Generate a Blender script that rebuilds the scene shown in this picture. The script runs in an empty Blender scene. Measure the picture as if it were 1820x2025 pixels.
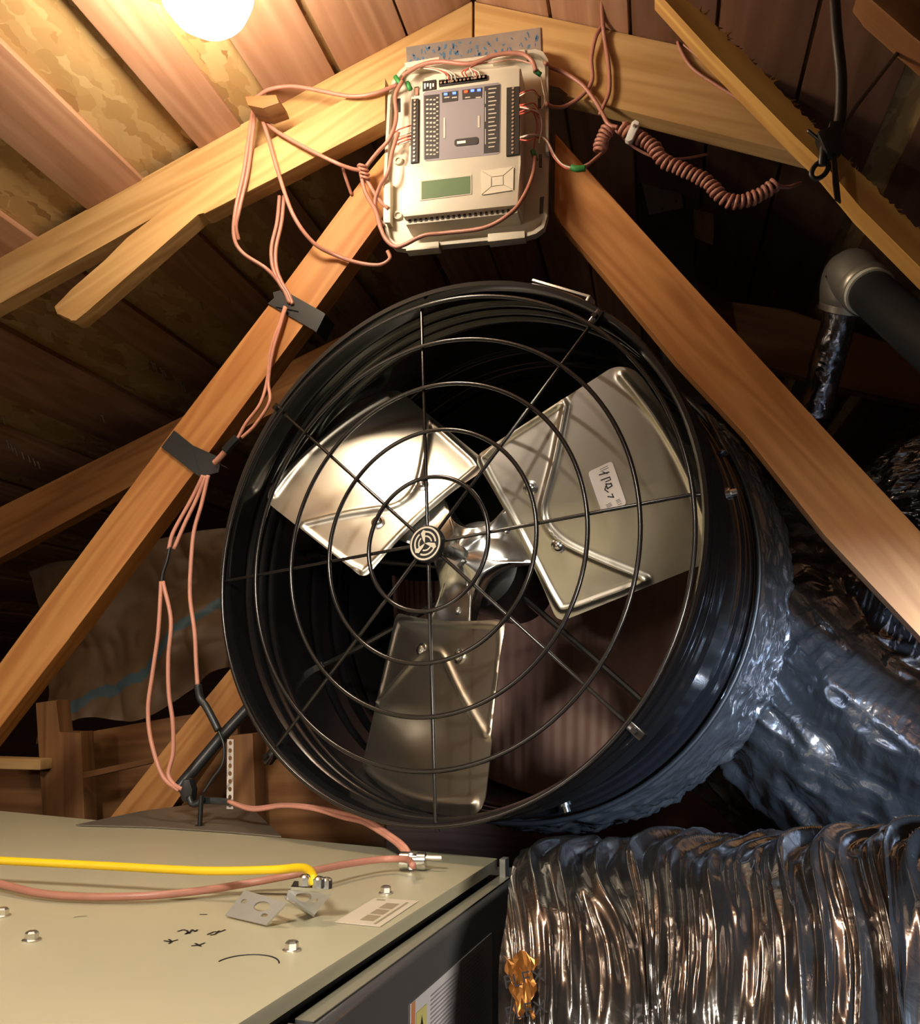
import bpy, bmesh, math, random
import numpy as np
from mathutils import Vector, Matrix

random.seed(7)
rng = np.random.default_rng(11)
sc = bpy.context.scene
COL = sc.collection

# ------------------------------------------------------------------ camera
W, H, F = 1820, 2025, 1750.0
CZ = 0.86                                   # eye height above the attic joists
PITCH = math.atan((1340 - H / 2) / F)
YAW = math.atan((1297 - W / 2) * math.cos(PITCH) / F)
FW = np.array([-math.sin(YAW) * math.cos(PITCH), math.cos(YAW) * math.cos(PITCH), math.sin(PITCH)])
RT = np.array([math.cos(YAW), math.sin(YAW), 0.0])
UP = np.cross(RT, FW)
EYE = np.array([0, 0, CZ])
cam_d = bpy.data.cameras.new('camera')
cam = bpy.data.objects.new('camera', cam_d)
COL.objects.link(cam)
cam_d.sensor_fit = 'HORIZONTAL'
cam_d.sensor_width = 36.0
cam_d.lens = 36.0 * F / W
cam_d.clip_start = 0.02
mw = Matrix.Identity(4)
for i in range(3):
    mw[i][0], mw[i][1], mw[i][2], mw[i][3] = RT[i], UP[i], -FW[i], EYE[i]
cam.matrix_world = mw
sc.camera = cam

# ------------------------------------------------------------------ world, lamps, exposure
world = bpy.data.worlds.new('attic_air')
sc.world = world
world.use_nodes = True
bg = world.node_tree.nodes['Background']
bg.inputs[0].default_value = (0.9, 0.75, 0.6, 1)
bg.inputs[1].default_value = 0.04
sc.view_settings.view_transform = 'Standard'
sc.view_settings.look = 'None'
sc.view_settings.gamma = 1.0
sc.view_settings.use_curve_mapping = False
sc.view_settings.exposure = 0.0

BULB = 106.0                                # radiance of the bare bulb by the ridge


def lamp(name, loc, energy, colour, size, kind='POINT', aim=None, spot=None):
    d = bpy.data.lights.new(name, kind)
    d.energy = energy
    d.color = colour
    if kind == 'AREA':
        d.size = size
    else:
        d.shadow_soft_size = size
    if spot:
        d.spot_size, d.spot_blend = spot
    o = bpy.data.objects.new(name, d)
    COL.objects.link(o)
    o.location = loc
    if aim is not None:
        o.rotation_euler = (Vector(aim) - Vector(loc)).to_track_quat('-Z', 'Y').to_euler()
    return o


lamp('fill_spot', (-0.45, -0.30, 1.75), 105.0, (1.0, 0.91, 0.77), 0.12, 'SPOT', aim=(-0.58, 0.95, 0.65), spot=(math.radians(60), 0.6))  # unseen fill spot, added to brighten the cabinet top and web beams
lamp('hand_lamp', (0.70, -0.45, 0.80), 135.0, (1.0, 0.90, 0.79), 0.20, 'SPOT', aim=(0.28, 1.02, 0.42), spot=(math.radians(52), 0.5))
lamp('bounce_fill', (-1.75, -0.55, 1.15), 20.0, (1.0, 0.85, 0.74), 0.06)  # unseen fill, added in place of bounced light on the left slope
lamp('torch', (1.05, -0.40, 0.98), 760.0, (0.48, 0.70, 1.0), 0.11, 'SPOT', aim=(0.36, 1.40, 0.50), spot=(math.radians(29), 0.18))

# ------------------------------------------------------------------ pixels to points (real distances)


def ray(px, py):
    return FW + RT * (px - W / 2) / F - UP * (py - H / 2) / F


def PY(px, py, Y):
    r = ray(px, py)
    return Vector(EYE + r * (Y / r[1]))


def PZ(px, py, z):
    r = ray(px, py)
    return Vector(EYE + r * ((z - CZ) / r[2]))


def PP(px, py, P0, n):
    r = ray(px, py)
    return Vector(EYE + r * (np.dot(np.array(P0) - EYE, n) / np.dot(r, n)))


# ------------------------------------------------------------------ materials
def new_mat(name):
    m = bpy.data.materials.new(name)
    m.use_nodes = True
    nt = m.node_tree
    return m, nt, nt.nodes['Principled BSDF']


def link(nt, a, b):
    nt.links.new(a, b)


def node(nt, t, **kw):
    n = nt.nodes.new(t)
    for k, v in kw.items():
        if k.startswith('i_'):
            n.inputs[k[2:].replace('_', ' ')].default_value = v
        else:
            setattr(n, k, v)
    return n


def ramp(nt, fac, stops):
    r = nt.nodes.new('ShaderNodeValToRGB')
    el = r.color_ramp.elements
    while len(el) < len(stops):
        el.new(0.5)
    for e, (p, c) in zip(el, stops):
        e.position = p
        e.color = (c[0], c[1], c[2], 1)
    link(nt, fac, r.inputs[0])
    return r


def pbr(name, col, rough=0.5, metal=0.0, var=0.12, scale=9.0, bump=0.0, bscale=80.0, coat=0.0, emit=None, stretch=None, spec=None):
    m, nt, b = new_mat(name)
    tc = node(nt, 'ShaderNodeTexCoord')
    src = tc.outputs['Object']
    if stretch:
        mp = node(nt, 'ShaderNodeMapping')
        mp.inputs['Scale'].default_value = stretch
        link(nt, src, mp.inputs[0])
        src = mp.outputs[0]
    n = node(nt, 'ShaderNodeTexNoise')
    n.inputs['Scale'].default_value = scale
    n.inputs['Detail'].default_value = 6
    link(nt, src, n.inputs['Vector'])
    lo = [c * (1 - var) for c in col]
    hi = [min(1, c * (1 + var)) for c in col]
    r = ramp(nt, n.outputs['Fac'], [(0.3, lo), (0.7, hi)])
    link(nt, r.outputs[0], b.inputs['Base Color'])
    b.inputs['Roughness'].default_value = rough
    b.inputs['Metallic'].default_value = metal
    b.inputs['Coat Weight'].default_value = coat
    if spec is not None:
        b.inputs['Specular IOR Level'].default_value = spec
    if bump:
        n2 = node(nt, 'ShaderNodeTexNoise')
        n2.inputs['Scale'].default_value = bscale
        n2.inputs['Detail'].default_value = 4
        link(nt, src, n2.inputs['Vector'])
        bp = node(nt, 'ShaderNodeBump')
        bp.inputs['Strength'].default_value = bump
        bp.inputs['Distance'].default_value = 0.004
        link(nt, n2.outputs['Fac'], bp.inputs['Height'])
        link(nt, bp.outputs[0], b.inputs['Normal'])
    if emit:
        b.inputs['Emission Color'].default_value = (*emit[0], 1)
        b.inputs['Emission Strength'].default_value = emit[1]
    return m


def wood(name, light, dark, rough=0.6, rings=9.0, knots=True):
    """Sawn timber; the grain runs along the object's own X axis."""
    m, nt, b = new_mat(name)
    tc = node(nt, 'ShaderNodeTexCoord')
    oi = node(nt, 'ShaderNodeObjectInfo')
    add = node(nt, 'ShaderNodeVectorMath', operation='ADD')
    sca = node(nt, 'ShaderNodeVectorMath', operation='SCALE')
    comb = node(nt, 'ShaderNodeCombineXYZ')
    for i in range(3):
        link(nt, oi.outputs['Random'], comb.inputs[i])
    link(nt, comb.outputs[0], sca.inputs[0])
    sca.inputs['Scale'].default_value = 7.0
    link(nt, tc.outputs['Object'], add.inputs[0])
    link(nt, sca.outputs[0], add.inputs[1])
    mp = node(nt, 'ShaderNodeMapping')
    mp.inputs['Scale'].default_value = (1.1, 14, 14)
    link(nt, add.outputs[0], mp.inputs[0])
    warp = node(nt, 'ShaderNodeTexNoise')
    warp.inputs['Scale'].default_value = 1.0
    warp.inputs['Detail'].default_value = 2
    link(nt, mp.outputs[0], warp.inputs['Vector'])
    wv = node(nt, 'ShaderNodeMath', operation='MULTIPLY_ADD')
    link(nt, warp.outputs['Fac'], wv.inputs[0])
    wv.inputs[1].default_value = rings
    wv.inputs[2].default_value = 0.0
    sn = node(nt, 'ShaderNodeMath', operation='SINE')
    mul = node(nt, 'ShaderNodeMath', operation='MULTIPLY')
    link(nt, wv.outputs[0], mul.inputs[0])
    mul.inputs[1].default_value = 5.0
    link(nt, mul.outputs[0], sn.inputs[0])
    half = node(nt, 'ShaderNodeMath', operation='MULTIPLY_ADD')
    link(nt, sn.outputs[0], half.inputs[0])
    half.inputs[1].default_value = 0.22
    half.inputs[2].default_value = 0.30
    mp2 = node(nt, 'ShaderNodeMapping')
    mp2.inputs['Scale'].default_value = (3.0, 130, 130)
    link(nt, add.outputs[0], mp2.inputs[0])
    fib = node(nt, 'ShaderNodeTexNoise')
    fib.inputs['Scale'].default_value = 1.0
    fib.inputs['Detail'].default_value = 5
    link(nt, mp2.outputs[0], fib.inputs['Vector'])
    sm = node(nt, 'ShaderNodeMath', operation='MULTIPLY_ADD')
    link(nt, fib.outputs['Fac'], sm.inputs[0])
    sm.inputs[1].default_value = 0.45
    link(nt, half.outputs[0], sm.inputs[2])
    fac = sm.outputs[0]
    r = ramp(nt, fac, [(0.2, light), (0.85, dark)])
    out = r.outputs[0]
    if knots:
        mp3 = node(nt, 'ShaderNodeMapping')
        mp3.inputs['Scale'].default_value = (2.2, 9, 9)
        link(nt, add.outputs[0], mp3.inputs[0])
        vo = node(nt, 'ShaderNodeTexVoronoi')
        vo.inputs['Scale'].default_value = 1.0
        link(nt, mp3.outputs[0], vo.inputs['Vector'])
        kr = ramp(nt, vo.outputs['Distance'], [(0.05, (1, 1, 1)), (0.16, (0, 0, 0))])
        mx = node(nt, 'ShaderNodeMix', data_type='RGBA')
        kf = node(nt, 'ShaderNodeMath', operation='MULTIPLY')
        link(nt, kr.outputs[0], kf.inputs[0])
        kf.inputs[1].default_value = 0.6
        link(nt, kf.outputs[0], mx.inputs[0])
        link(nt, out, mx.inputs[6])
        mx.inputs[7].default_value = (dark[0] * .5, dark[1] * .45, dark[2] * .4, 1)
        out = mx.outputs[2]
    link(nt, out, b.inputs['Base Color'])
    b.inputs['Roughness'].default_value = rough
    b.inputs['Specular IOR Level'].default_value = 0.3
    bp = node(nt, 'ShaderNodeBump')
    bp.inputs['Strength'].default_value = 0.25
    bp.inputs['Distance'].default_value = 0.002
    link(nt, fac, bp.inputs['Height'])
    link(nt, bp.outputs[0], b.inputs['Normal'])
    return m


def osb_mat(name, k=1.0):
    m, nt, b = new_mat(name)
    tc = node(nt, 'ShaderNodeTexCoord')
    nz = node(nt, 'ShaderNodeTexNoise')
    nz.inputs['Scale'].default_value = 30
    link(nt, tc.outputs['Object'], nz.inputs['Vector'])
    mixv = node(nt, 'ShaderNodeMix', data_type='VECTOR')
    mixv.inputs[0].default_value = 0.025
    link(nt, tc.outputs['Object'], mixv.inputs[4])
    link(nt, nz.outputs['Color'], mixv.inputs[5])
    outs = []
    for rot, s in ((0.5, (58, 17, 30)), (1.35, (48, 14, 30))):
        mp = node(nt, 'ShaderNodeMapping')
        mp.inputs['Rotation'].default_value = (0, 0, rot)
        mp.inputs['Scale'].default_value = s
        link(nt, mixv.outputs[1], mp.inputs[0])
        v = node(nt, 'ShaderNodeTexVoronoi')
        v.inputs['Scale'].default_value = 1.0
        link(nt, mp.outputs[0], v.inputs['Vector'])
        outs.append(v)
    sel = node(nt, 'ShaderNodeSeparateColor')
    link(nt, outs[0].outputs['Color'], sel.inputs[0])
    sel2 = node(nt, 'ShaderNodeSeparateColor')
    link(nt, outs[1].outputs['Color'], sel2.inputs[0])
    gt = node(nt, 'ShaderNodeMath', operation='GREATER_THAN')
    link(nt, sel.outputs[1], gt.inputs[0])
    gt.inputs[1].default_value = 0.45
    mx = node(nt, 'ShaderNodeMix', data_type='FLOAT')
    link(nt, gt.outputs[0], mx.inputs[0])
    link(nt, sel.outputs[0], mx.inputs[2])
    link(nt, sel2.outputs[0], mx.inputs[3])
    r = ramp(nt, mx.outputs[0], [(0.0, (.27 * k, .15 * k, .06 * k)), (0.10, (.38 * k, .235 * k, .095 * k)), (0.6, (.44 * k, .29 * k, .125 * k)), (1.0, (.52 * k, .37 * k, .18 * k))])
    link(nt, r.outputs[0], b.inputs['Base Color'])
    b.inputs['Roughness'].default_value = 0.6
    b.inputs['Specular IOR Level'].default_value = 0.25
    bp = node(nt, 'ShaderNodeBump')
    bp.inputs['Strength'].default_value = 0.4
    bp.inputs['Distance'].default_value = 0.003
    link(nt, mx.outputs[0], bp.inputs['Height'])
    link(nt, bp.outputs[0], b.inputs['Normal'])
    return m


def foil(name, col, rough=0.26, metal=0.9, bump=0.5, bs=70.0):
    m, nt, b = new_mat(name)
    tc = node(nt, 'ShaderNodeTexCoord')
    n = node(nt, 'ShaderNodeTexNoise')
    n.inputs['Scale'].default_value = bs
    n.inputs['Detail'].default_value = 3
    n.inputs['Distortion'].default_value = 1.2
    link(nt, tc.outputs['Object'], n.inputs['Vector'])
    n2 = node(nt, 'ShaderNodeTexVoronoi')
    n2.inputs['Scale'].default_value = bs * 0.6
    link(nt, tc.outputs['Object'], n2.inputs['Vector'])
    ad = node(nt, 'ShaderNodeMath', operation='ADD')
    link(nt, n.outputs['Fac'], ad.inputs[0])
    link(nt, n2.outputs['Distance'], ad.inputs[1])
    bp = node(nt, 'ShaderNodeBump')
    bp.inputs['Strength'].default_value = bump
    bp.inputs['Distance'].default_value = 0.004
    link(nt, ad.outputs[0], bp.inputs['Height'])
    link(nt, bp.outputs[0], b.inputs['Normal'])
    b.inputs['Base Color'].default_value = (*col, 1)
    b.inputs['Metallic'].default_value = metal
    b.inputs['Roughness'].default_value = rough
    return m


M = {}
M['pine'] = wood('pine', (.56, .355, .15), (.42, .235, .085))
M['fir'] = wood('fir', (.50, .235, .075), (.36, .14, .038))
M['plank'] = wood('plank', (.42, .235, .145), (.29, .145, .08), rings=6)
M['old_wood'] = wood('old_wood', (.25, .12, .045), (.15, .062, .022), rings=6)
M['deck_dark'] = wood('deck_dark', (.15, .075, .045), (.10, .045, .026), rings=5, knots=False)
M['rough_pine'] = wood('rough_pine', (.60, .36, .10), (.40, .2, .05))
M['splinter'] = pbr('splinter', (.62, .40, .14), 0.7)
M['osb'] = osb_mat('osb')
M['black_enamel'] = pbr('black_enamel', (.006, .006, .007), 0.18, 0, spec=0.6, coat=0.3)
M['black_satin'] = pbr('black_satin', (.009, .009, .010), 0.42)
M['black_wire'] = pbr('black_wire', (.012, .010, .009), 0.22, 0, spec=0.7)
M['galv'] = pbr('galv', (.50, .48, .43), 0.42, 0.6, var=0.07, scale=18)
M['blade_metal'] = pbr('blade_metal', (.70, .66, .56), 0.33, 1.0, var=0.06, scale=10, bump=0.02, bscale=30)
M['zinc'] = pbr('zinc', (.72, .74, .72), 0.22, 1.0, var=0.08, scale=30)
M['screw_metal'] = pbr('screw_metal', (.72, .69, .62), 0.3, 0.95)
M['cream'] = pbr('cream', (.60, .55, .44), 0.45, var=0.03)
M['cream_dark'] = pbr('cream_dark', (.50, .46, .37), 0.5, var=0.03)
M['white'] = pbr('white', (.78, .76, .72), 0.5, var=0.03)
M['paper'] = pbr('paper', (.78, .70, .66), 0.7, var=0.03)
M['ink'] = pbr('ink', (.015, .014, .016), 0.6)
M['terminal'] = pbr('terminal', (.02, .019, .018), 0.45)
M['panel_grey'] = pbr('panel_grey', (.24, .22, .24), 0.5, var=0.03)
M['label_dark'] = pbr('label_dark', (.035, .032, .034), 0.5)
M['lcd'] = pbr('lcd', (.12, .185, .10), 0.25, var=0.03)
M['led_blue'] = pbr('led_blue', (.10, .2, .9), 0.3, emit=((.15, .3, 1.0), 1.5))
M['led_red'] = pbr('led_red', (.9, .08, .03), 0.3, emit=((1.0, .12, .03), 1.2))
M['green'] = pbr('green', (.03, .22, .05), 0.5)
M['cable_brown'] = pbr('cable_brown', (.40, .175, .125), 0.42, var=0.08, scale=40)
M['cable_pink'] = pbr('cable_pink', (.56, .25, .175), 0.42, var=0.08, scale=40)
M['lead_red'] = pbr('lead_red', (.55, .10, .07), 0.4)
M['lead_white'] = pbr('lead_white', (.72, .62, .52), 0.4)
M['cable_yellow'] = pbr('cable_yellow', (.83, .56, .01), 0.4, var=0.05)
M['tape'] = pbr('tape', (.016, .018, .019), 0.38, var=0.15)
M['plastic_black'] = pbr('plastic_black', (.010, .010, .009), 0.4)
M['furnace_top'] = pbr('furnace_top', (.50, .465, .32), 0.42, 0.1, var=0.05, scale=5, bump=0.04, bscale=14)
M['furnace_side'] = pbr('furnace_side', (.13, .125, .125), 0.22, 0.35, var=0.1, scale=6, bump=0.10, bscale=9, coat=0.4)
M['furnace_dark'] = pbr('furnace_dark', (.012, .011, .010), 0.6)
M['furnace_flange'] = pbr('furnace_flange', (.27, .255, .19), 0.4, 0.2, var=0.06)
M['sheet_dark'] = pbr('sheet_dark', (.21, .18, .14), 0.45, 0.5, var=0.12)
M['sticker'] = pbr('sticker', (.62, .55, .43), 0.5, var=0.03)
M['sticker_print'] = pbr('sticker_print', (.30, .25, .16), 0.6)
M['sticker_white'] = pbr('sticker_white', (.70, .69, .70), 0.25, var=0.03, coat=0.5)
M['warn_yellow'] = pbr('warn_yellow', (.66, .60, .22), 0.4)
M['warn_orange'] = pbr('warn_orange', (.6, .25, .12), 0.4)
M['print_line'] = pbr('print_line', (.30, .29, .33), 0.5)
M['foil_black'] = foil('foil_black', (.38, .38, .40), 0.21, 0.95, 0.5, 34)
M['foil_bright'] = foil('foil_bright', (.27, .262, .26), 0.19, 0.97, 0.22, 36)
M['liner'] = pbr('liner', (.24, .135, .11), 0.55, var=0.12, scale=20)
M['kraft'] = pbr('kraft', (.12, .068, .032), 0.6, var=0.25, scale=7, bump=0.3, bscale=25)
M['blue_tape'] = pbr('blue_tape', (.05, .085, .10), 0.6)
M['pipe_grey'] = pbr('pipe_grey', (.42, .39, .32), 0.38, 0.7, var=0.12, bump=0.05)
M['pipe_black'] = pbr('pipe_black', (.022, .022, .023), 0.36, var=0.15)
M['cement'] = pbr('cement', (.55, .55, .46), 0.7)
M['strap_metal'] = pbr('strap_metal', (.5, .47, .42), 0.4, 0.9)
M['dark_post'] = pbr('dark_post', (.06, .052, .05), 0.6, var=0.2)
M['floor_batt'] = pbr('floor_batt', (.10, .065, .04), 0.9, var=0.4, scale=6, bump=0.6, bscale=12)
M['orange_reflection'] = pbr('orange_reflection', (.30, .125, .03), 0.32, 0.75, var=0.4, scale=50)
M['stamp_blue'] = pbr('stamp_blue', (.07, .17, .30), 0.6)
M['stamp_plate'] = pbr('stamp_plate', (.48, .46, .44), 0.4, 0.75, var=0.1, scale=40)
M['socket'] = pbr('socket', (.6, .58, .52), 0.4)
m, nt, b = new_mat('bulb_glass')
b.inputs['Base Color'].default_value = (1, .95, .85, 1)
b.inputs['Emission Color'].default_value = (1.0, .83, .62, 1)
b.inputs['Emission Strength'].default_value = BULB
M['bulb'] = m

# ------------------------------------------------------------------ mesh building
FR = {}                                     # root object -> frame its children are measured in


def catmull(P, n=8):
    P = [np.array(p, float) for p in P]
    if len(P) < 3:
        return P
    Q = [2 * P[0] - P[1]] + P + [2 * P[-1] - P[-2]]
    out = []
    for i in range(1, len(Q) - 2):
        p0, p1, p2, p3 = Q[i - 1:i + 3]
        for k in range(n):
            t = k / n
            out.append(.5 * ((2 * p1) + (p2 - p0) * t + (2 * p0 - 5 * p1 + 4 * p2 - p3) * t * t + (3 * p1 - p0 - 3 * p2 + p3) * t ** 3))
    out.append(P[-1])
    return out


class MB:
    def __init__(self):
        self.v, self.f, self.mi = [], [], []

    def add(self, vs, fs, mi=0):
        o = len(self.v)
        self.v += [tuple(x) for x in vs]
        self.f += [tuple(i + o for i in f) for f in fs]
        self.mi += [mi] * len(fs)
        return self

    def prism(self, poly, ext, mi=0, bevel=0.0):
        poly = [Vector(p) for p in poly]
        ext = Vector(ext)
        n = Vector((0, 0, 0))
        for i in range(len(poly)):
            n += poly[i].cross(poly[(i + 1) % len(poly)])
        if n.dot(ext) > 0:
            poly.reverse()
        k = len(poly)
        if bevel:
            bm = bmesh.new()
            a = [bm.verts.new(p) for p in poly]
            c = [bm.verts.new(p + ext) for p in poly]
            bm.faces.new(a)
            bm.faces.new(list(reversed(c)))
            for i in range(k):
                j = (i + 1) % k
                bm.faces.new((a[j], a[i], c[i], c[j]))
            bmesh.ops.bevel(bm, geom=bm.edges[:], offset=bevel, segments=2, affect='EDGES', profile=0.6)
            bm.verts.index_update()
            self.add([v.co for v in bm.verts], [[v.index for v in f.verts] for f in bm.faces], mi)
            bm.free()
            return self
        vs = poly + [p + ext for p in poly]
        fs = [tuple(range(k)), tuple(range(2 * k - 1, k - 1, -1))]
        for i in range(k):
            j = (i + 1) % k
            fs.append((j, i, k + i, k + j))
        return self.add(vs, fs, mi)

    def box(self, c, s, R=None, mi=0, bevel=0.0):
        c = Vector(c)
        R = R or Matrix.Identity(3)
        hx, hy, hz = s[0] / 2, s[1] / 2, s[2] / 2
        poly = [c + R @ Vector(p) for p in ((-hx, -hy, -hz), (hx, -hy, -hz), (hx, hy, -hz), (-hx, hy, -hz))]
        return self.prism(poly, R @ Vector((0, 0, s[2])), mi, bevel)

    def tube(self, path, r, seg=8, mi=0, close=False, cap=True):
        P = [np.array(p, float) for p in path]
        n = len(P)
        rr = r if callable(r) else (lambda t: r)
        T = []
        for i in range(n):
            if close:
                t = P[(i + 1) % n] - P[i - 1]
            else:
                t = P[min(i + 1, n - 1)] - P[max(i - 1, 0)]
            T.append(t / (np.linalg.norm(t) + 1e-12))
        a = np.array([0, 0, 1.0]) if abs(T[0][2]) < .9 else np.array([1.0, 0, 0])
        N = np.cross(T[0], a)
        N /= np.linalg.norm(N)
        vs = []
        for i in range(n):
            N = N - T[i] * np.dot(N, T[i])
            N /= np.linalg.norm(N) + 1e-12
            B = np.cross(T[i], N)
            for k in range(seg):
                th = 2 * math.pi * k / seg
                vs.append(P[i] + rr(i / max(1, n - 1)) * (math.cos(th) * N + math.sin(th) * B))
        fs = []
        for i in range(n if close else n - 1):
            j = (i + 1) % n
            for k in range(seg):
                l = (k + 1) % seg
                fs.append((i * seg + k, i * seg + l, j * seg + l, j * seg + k))
        if cap and not close:
            fs.append(tuple(range(seg - 1, -1, -1)))
            fs.append(tuple((n - 1) * seg + k for k in range(seg)))
        return self.add(vs, fs, mi)

    def lathe(self, prof, O, axis, seg=32, mi=0, cap=True):
        """prof = [(radius, distance along axis)]"""
        O = np.array(O, float)
        A = np.array(axis, float)
        A /= np.linalg.norm(A)
        h = np.array([0, 0, 1.0]) if abs(A[2]) < .9 else np.array([1.0, 0, 0])
        U = np.cross(A, h)
        U /= np.linalg.norm(U)
        V = np.cross(A, U)
        vs = []
        for r, z in prof:
            for k in range(seg):
                th = 2 * math.pi * k / seg
                vs.append(O + A * z + r * (math.cos(th) * U + math.sin(th) * V))
        fs = []
        for i in range(len(prof) - 1):
            for k in range(seg):
                l = (k + 1) % seg
                fs.append((i * seg + k, i * seg + l, (i + 1) * seg + l, (i + 1) * seg + k))
        if cap:
            fs.append(tuple(range(seg - 1, -1, -1)))
            fs.append(tuple((len(prof) - 1) * seg + k for k in range(seg)))
        return self.add(vs, fs, mi)

    def build(self, name, mat, parent=None, frame=None, local=False, smooth=35):
        me = bpy.data.meshes.new(name)
        V = np.array(self.v, float)
        root = parent
        while root is not None and root not in FR and root.parent:
            root = root.parent
        if parent is not None:
            fr = FR[root]
        elif frame is not None:
            fr = frame
        else:
            lo, hi = V.min(0), V.max(0)
            fr = Matrix.Translation(((lo[0] + hi[0]) / 2, (lo[1] + hi[1]) / 2, lo[2]))
        if not local:
            inv = np.array(fr.inverted())
            V = V @ inv[:3, :3].T + inv[:3, 3]
        me.from_pydata(V.tolist(), [], self.f)
        mats = mat if isinstance(mat, (list, tuple)) else [mat]
        for mm in mats:
            me.materials.append(M[mm])
        if len(mats) > 1:
            me.polygons.foreach_set('material_index', self.mi)
        me.update()
        if smooth:
            me.shade_smooth()
            if smooth < 180:
                me.set_sharp_from_angle(angle=math.radians(smooth))
        o = bpy.data.objects.new(name, me)
        COL.objects.link(o)
        if parent is not None:
            o.parent = parent
        else:
            o.matrix_world = fr
            FR[o] = fr
        return o


def tag(o, label, cat=None, group=None, kind=None):
    if label:
        o['label'] = label
    if cat:
        o['category'] = cat
    if group:
        o['group'] = group
    if kind:
        o['kind'] = kind
    return o


def empty(name, frame):
    o = bpy.data.objects.new(name, None)
    COL.objects.link(o)
    if not isinstance(frame, Matrix):
        frame = Matrix.Translation(frame)
    o.matrix_world = frame
    o.empty_display_size = 0.05
    FR[o] = frame
    return o


def text_mb(mb, s, xf, size, mi=0, depth=0.0004):
    """Flat lettering; xf maps (x, y) of the line of text to a point."""
    cu = bpy.data.curves.new('t', 'FONT')
    cu.body = s
    cu.size = size
    cu.align_x = 'CENTER'
    cu.align_y = 'CENTER'
    ob = bpy.data.objects.new('t', cu)
    COL.objects.link(ob)
    dg = bpy.context.evaluated_depsgraph_get()
    me = bpy.data.meshes.new_from_object(ob.evaluated_get(dg))
    mb.add([xf(v.co.x, v.co.y) for v in me.vertices], [tuple(p.vertices) for p in me.polygons], mi)
    bpy.data.objects.remove(ob)
    bpy.data.curves.remove(cu)
    bpy.data.meshes.remove(me)


def frame_from(ex, ey, ez, o):
    m = Matrix.Identity(4)
    for i in range(3):
        m[i][0], m[i][1], m[i][2], m[i][3] = ex[i], ey[i], ez[i], o[i]
    return m


def noise1(n, m, fx, fy, seed, periodic=False):
    """Value noise on an n x m grid with fx x fy cells."""
    r = np.random.default_rng(seed)
    L = r.random((fx + 2, fy + 2)) * 2 - 1
    if periodic:
        L[:, fy] = L[:, 0]
        L[:, fy + 1] = L[:, 1]
    x = np.linspace(0, fx, n, endpoint=True)
    y = np.linspace(0, fy, m, endpoint=not periodic)
    xi = np.minimum(x.astype(int), fx)
    yi = np.minimum(y.astype(int), fy)
    tx = x - xi
    ty = y - yi
    tx = tx * tx * (3 - 2 * tx)
    ty = ty * ty * (3 - 2 * ty)
    a = L[xi][:, yi] * (1 - tx)[:, None] + L[xi + 1][:, yi] * tx[:, None]
    b_ = L[xi][:, yi + 1] * (1 - tx)[:, None] + L[xi + 1][:, yi + 1] * tx[:, None]
    return a * (1 - ty)[None] + b_ * ty[None]


def ridged(*a, **k):
    return 1 - 2 * np.abs(noise1(*a, **k))


# ------------------------------------------------------------------ the attic shell
YT = 1.45                                   # front face of the truss
PK = PY(935, 0, YT)
SL = 0.4275                                 # roof slope


def deck(x, side, off=0.0):
    c_ = math.sqrt(1 + SL * SL)
    return PK.z - SL * abs(x - PK.x) + off * c_


Y0, Y1 = -2.2, 4.3
XL, XR = PK.x - 5.0, PK.x + 5.0
mb = MB()
for sgn, xe in ((-1, XL), (1, XR)):
    poly = [(PK.x, Y0, deck(PK.x, 0, .020)), (xe, Y0, deck(xe, 0, .020)), (xe, Y1, deck(xe, 0, .020)), (PK.x, Y1, deck(PK.x, 0, .020))]
    mb.prism(poly, (0, 0, 0.012))
ceil = mb.build('ceiling', 'osb', smooth=0)
tag(ceil, 'strand board roof sheathing with spaced boards under it, sloping to a ridge', kind='structure')


def plank(xa, xb, mat_='plank'):
    """one sheathing board running along the ridge direction"""
    pts = [(xa, Y0, deck(xa, 0, 0.001)), (xb, Y0, deck(xb, 0, 0.001))]
    c_ = 1 / math.sqrt(1 + SL * SL)
    sg = -1 if (xa + xb) / 2 < PK.x else 1
    nrm = Vector((sg * SL * c_, 0, c_))
    ex = Vector((0, 1, 0))
    ez = nrm
    ey = ez.cross(ex)
    o = Vector(((xa + xb) / 2, 0.3, deck((xa + xb) / 2, 0)))
    poly = [Vector((xa, 0.15, deck(xa, 0, .001))), Vector((xb, 0.15, deck(xb, 0, .001))), Vector((xb, 4.25, deck(xb, 0, .001))), Vector((xa, 4.25, deck(xa, 0, .001)))]
    q = MB().prism(poly, nrm * 0.019, bevel=0.002)
    fr = frame_from(ex, ey, ez, o)
    me_o = q.build('plank', mat_, frame=fr, smooth=30)
    mwm = me_o.matrix_world.copy()
    me_o.parent = ceil
    me_o.matrix_parent_inverse = Matrix.Identity(4)
    me_o.matrix_local = ceil.matrix_world.inverted() @ mwm
    return me_o


def chordx(px):
    """x of the truss chord's top edge under picture column px"""
    a, bq = PY(0, 510, YT), PK
    best = None
    for k in range(401):
        t = k / 400 * 1.6 - .3
        p = a.lerp(bq, t)
        r = np.array(p) - EYE
        q = W / 2 + F * (r @ RT) / (r @ FW)
        if best is None or abs(q - px) < best[0]:
            best = (abs(q - px), p.x)
    return best[1]


left = [(808, 930), (674, 802), (545, 664), (396, 478), (172, 282), (-10, 66)]
for a_, b_ in left:
    plank(chordx(a_), chordx(b_))
x = chordx(-10) - 0.135
for k in range(11):
    w_ = 0.15 if k % 3 else 0.18
    plank(x - w_, x)
    x -= w_ + (0.055 if k % 2 else 0.10)
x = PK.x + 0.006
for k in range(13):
    plank(x, x + 0.138, 'plank' if k < 2 else 'deck_dark')  # shade beyond the brace is put into the colour of the later boards
    x += 0.138 + (0.006 if k < 4 else 0.05)

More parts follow.
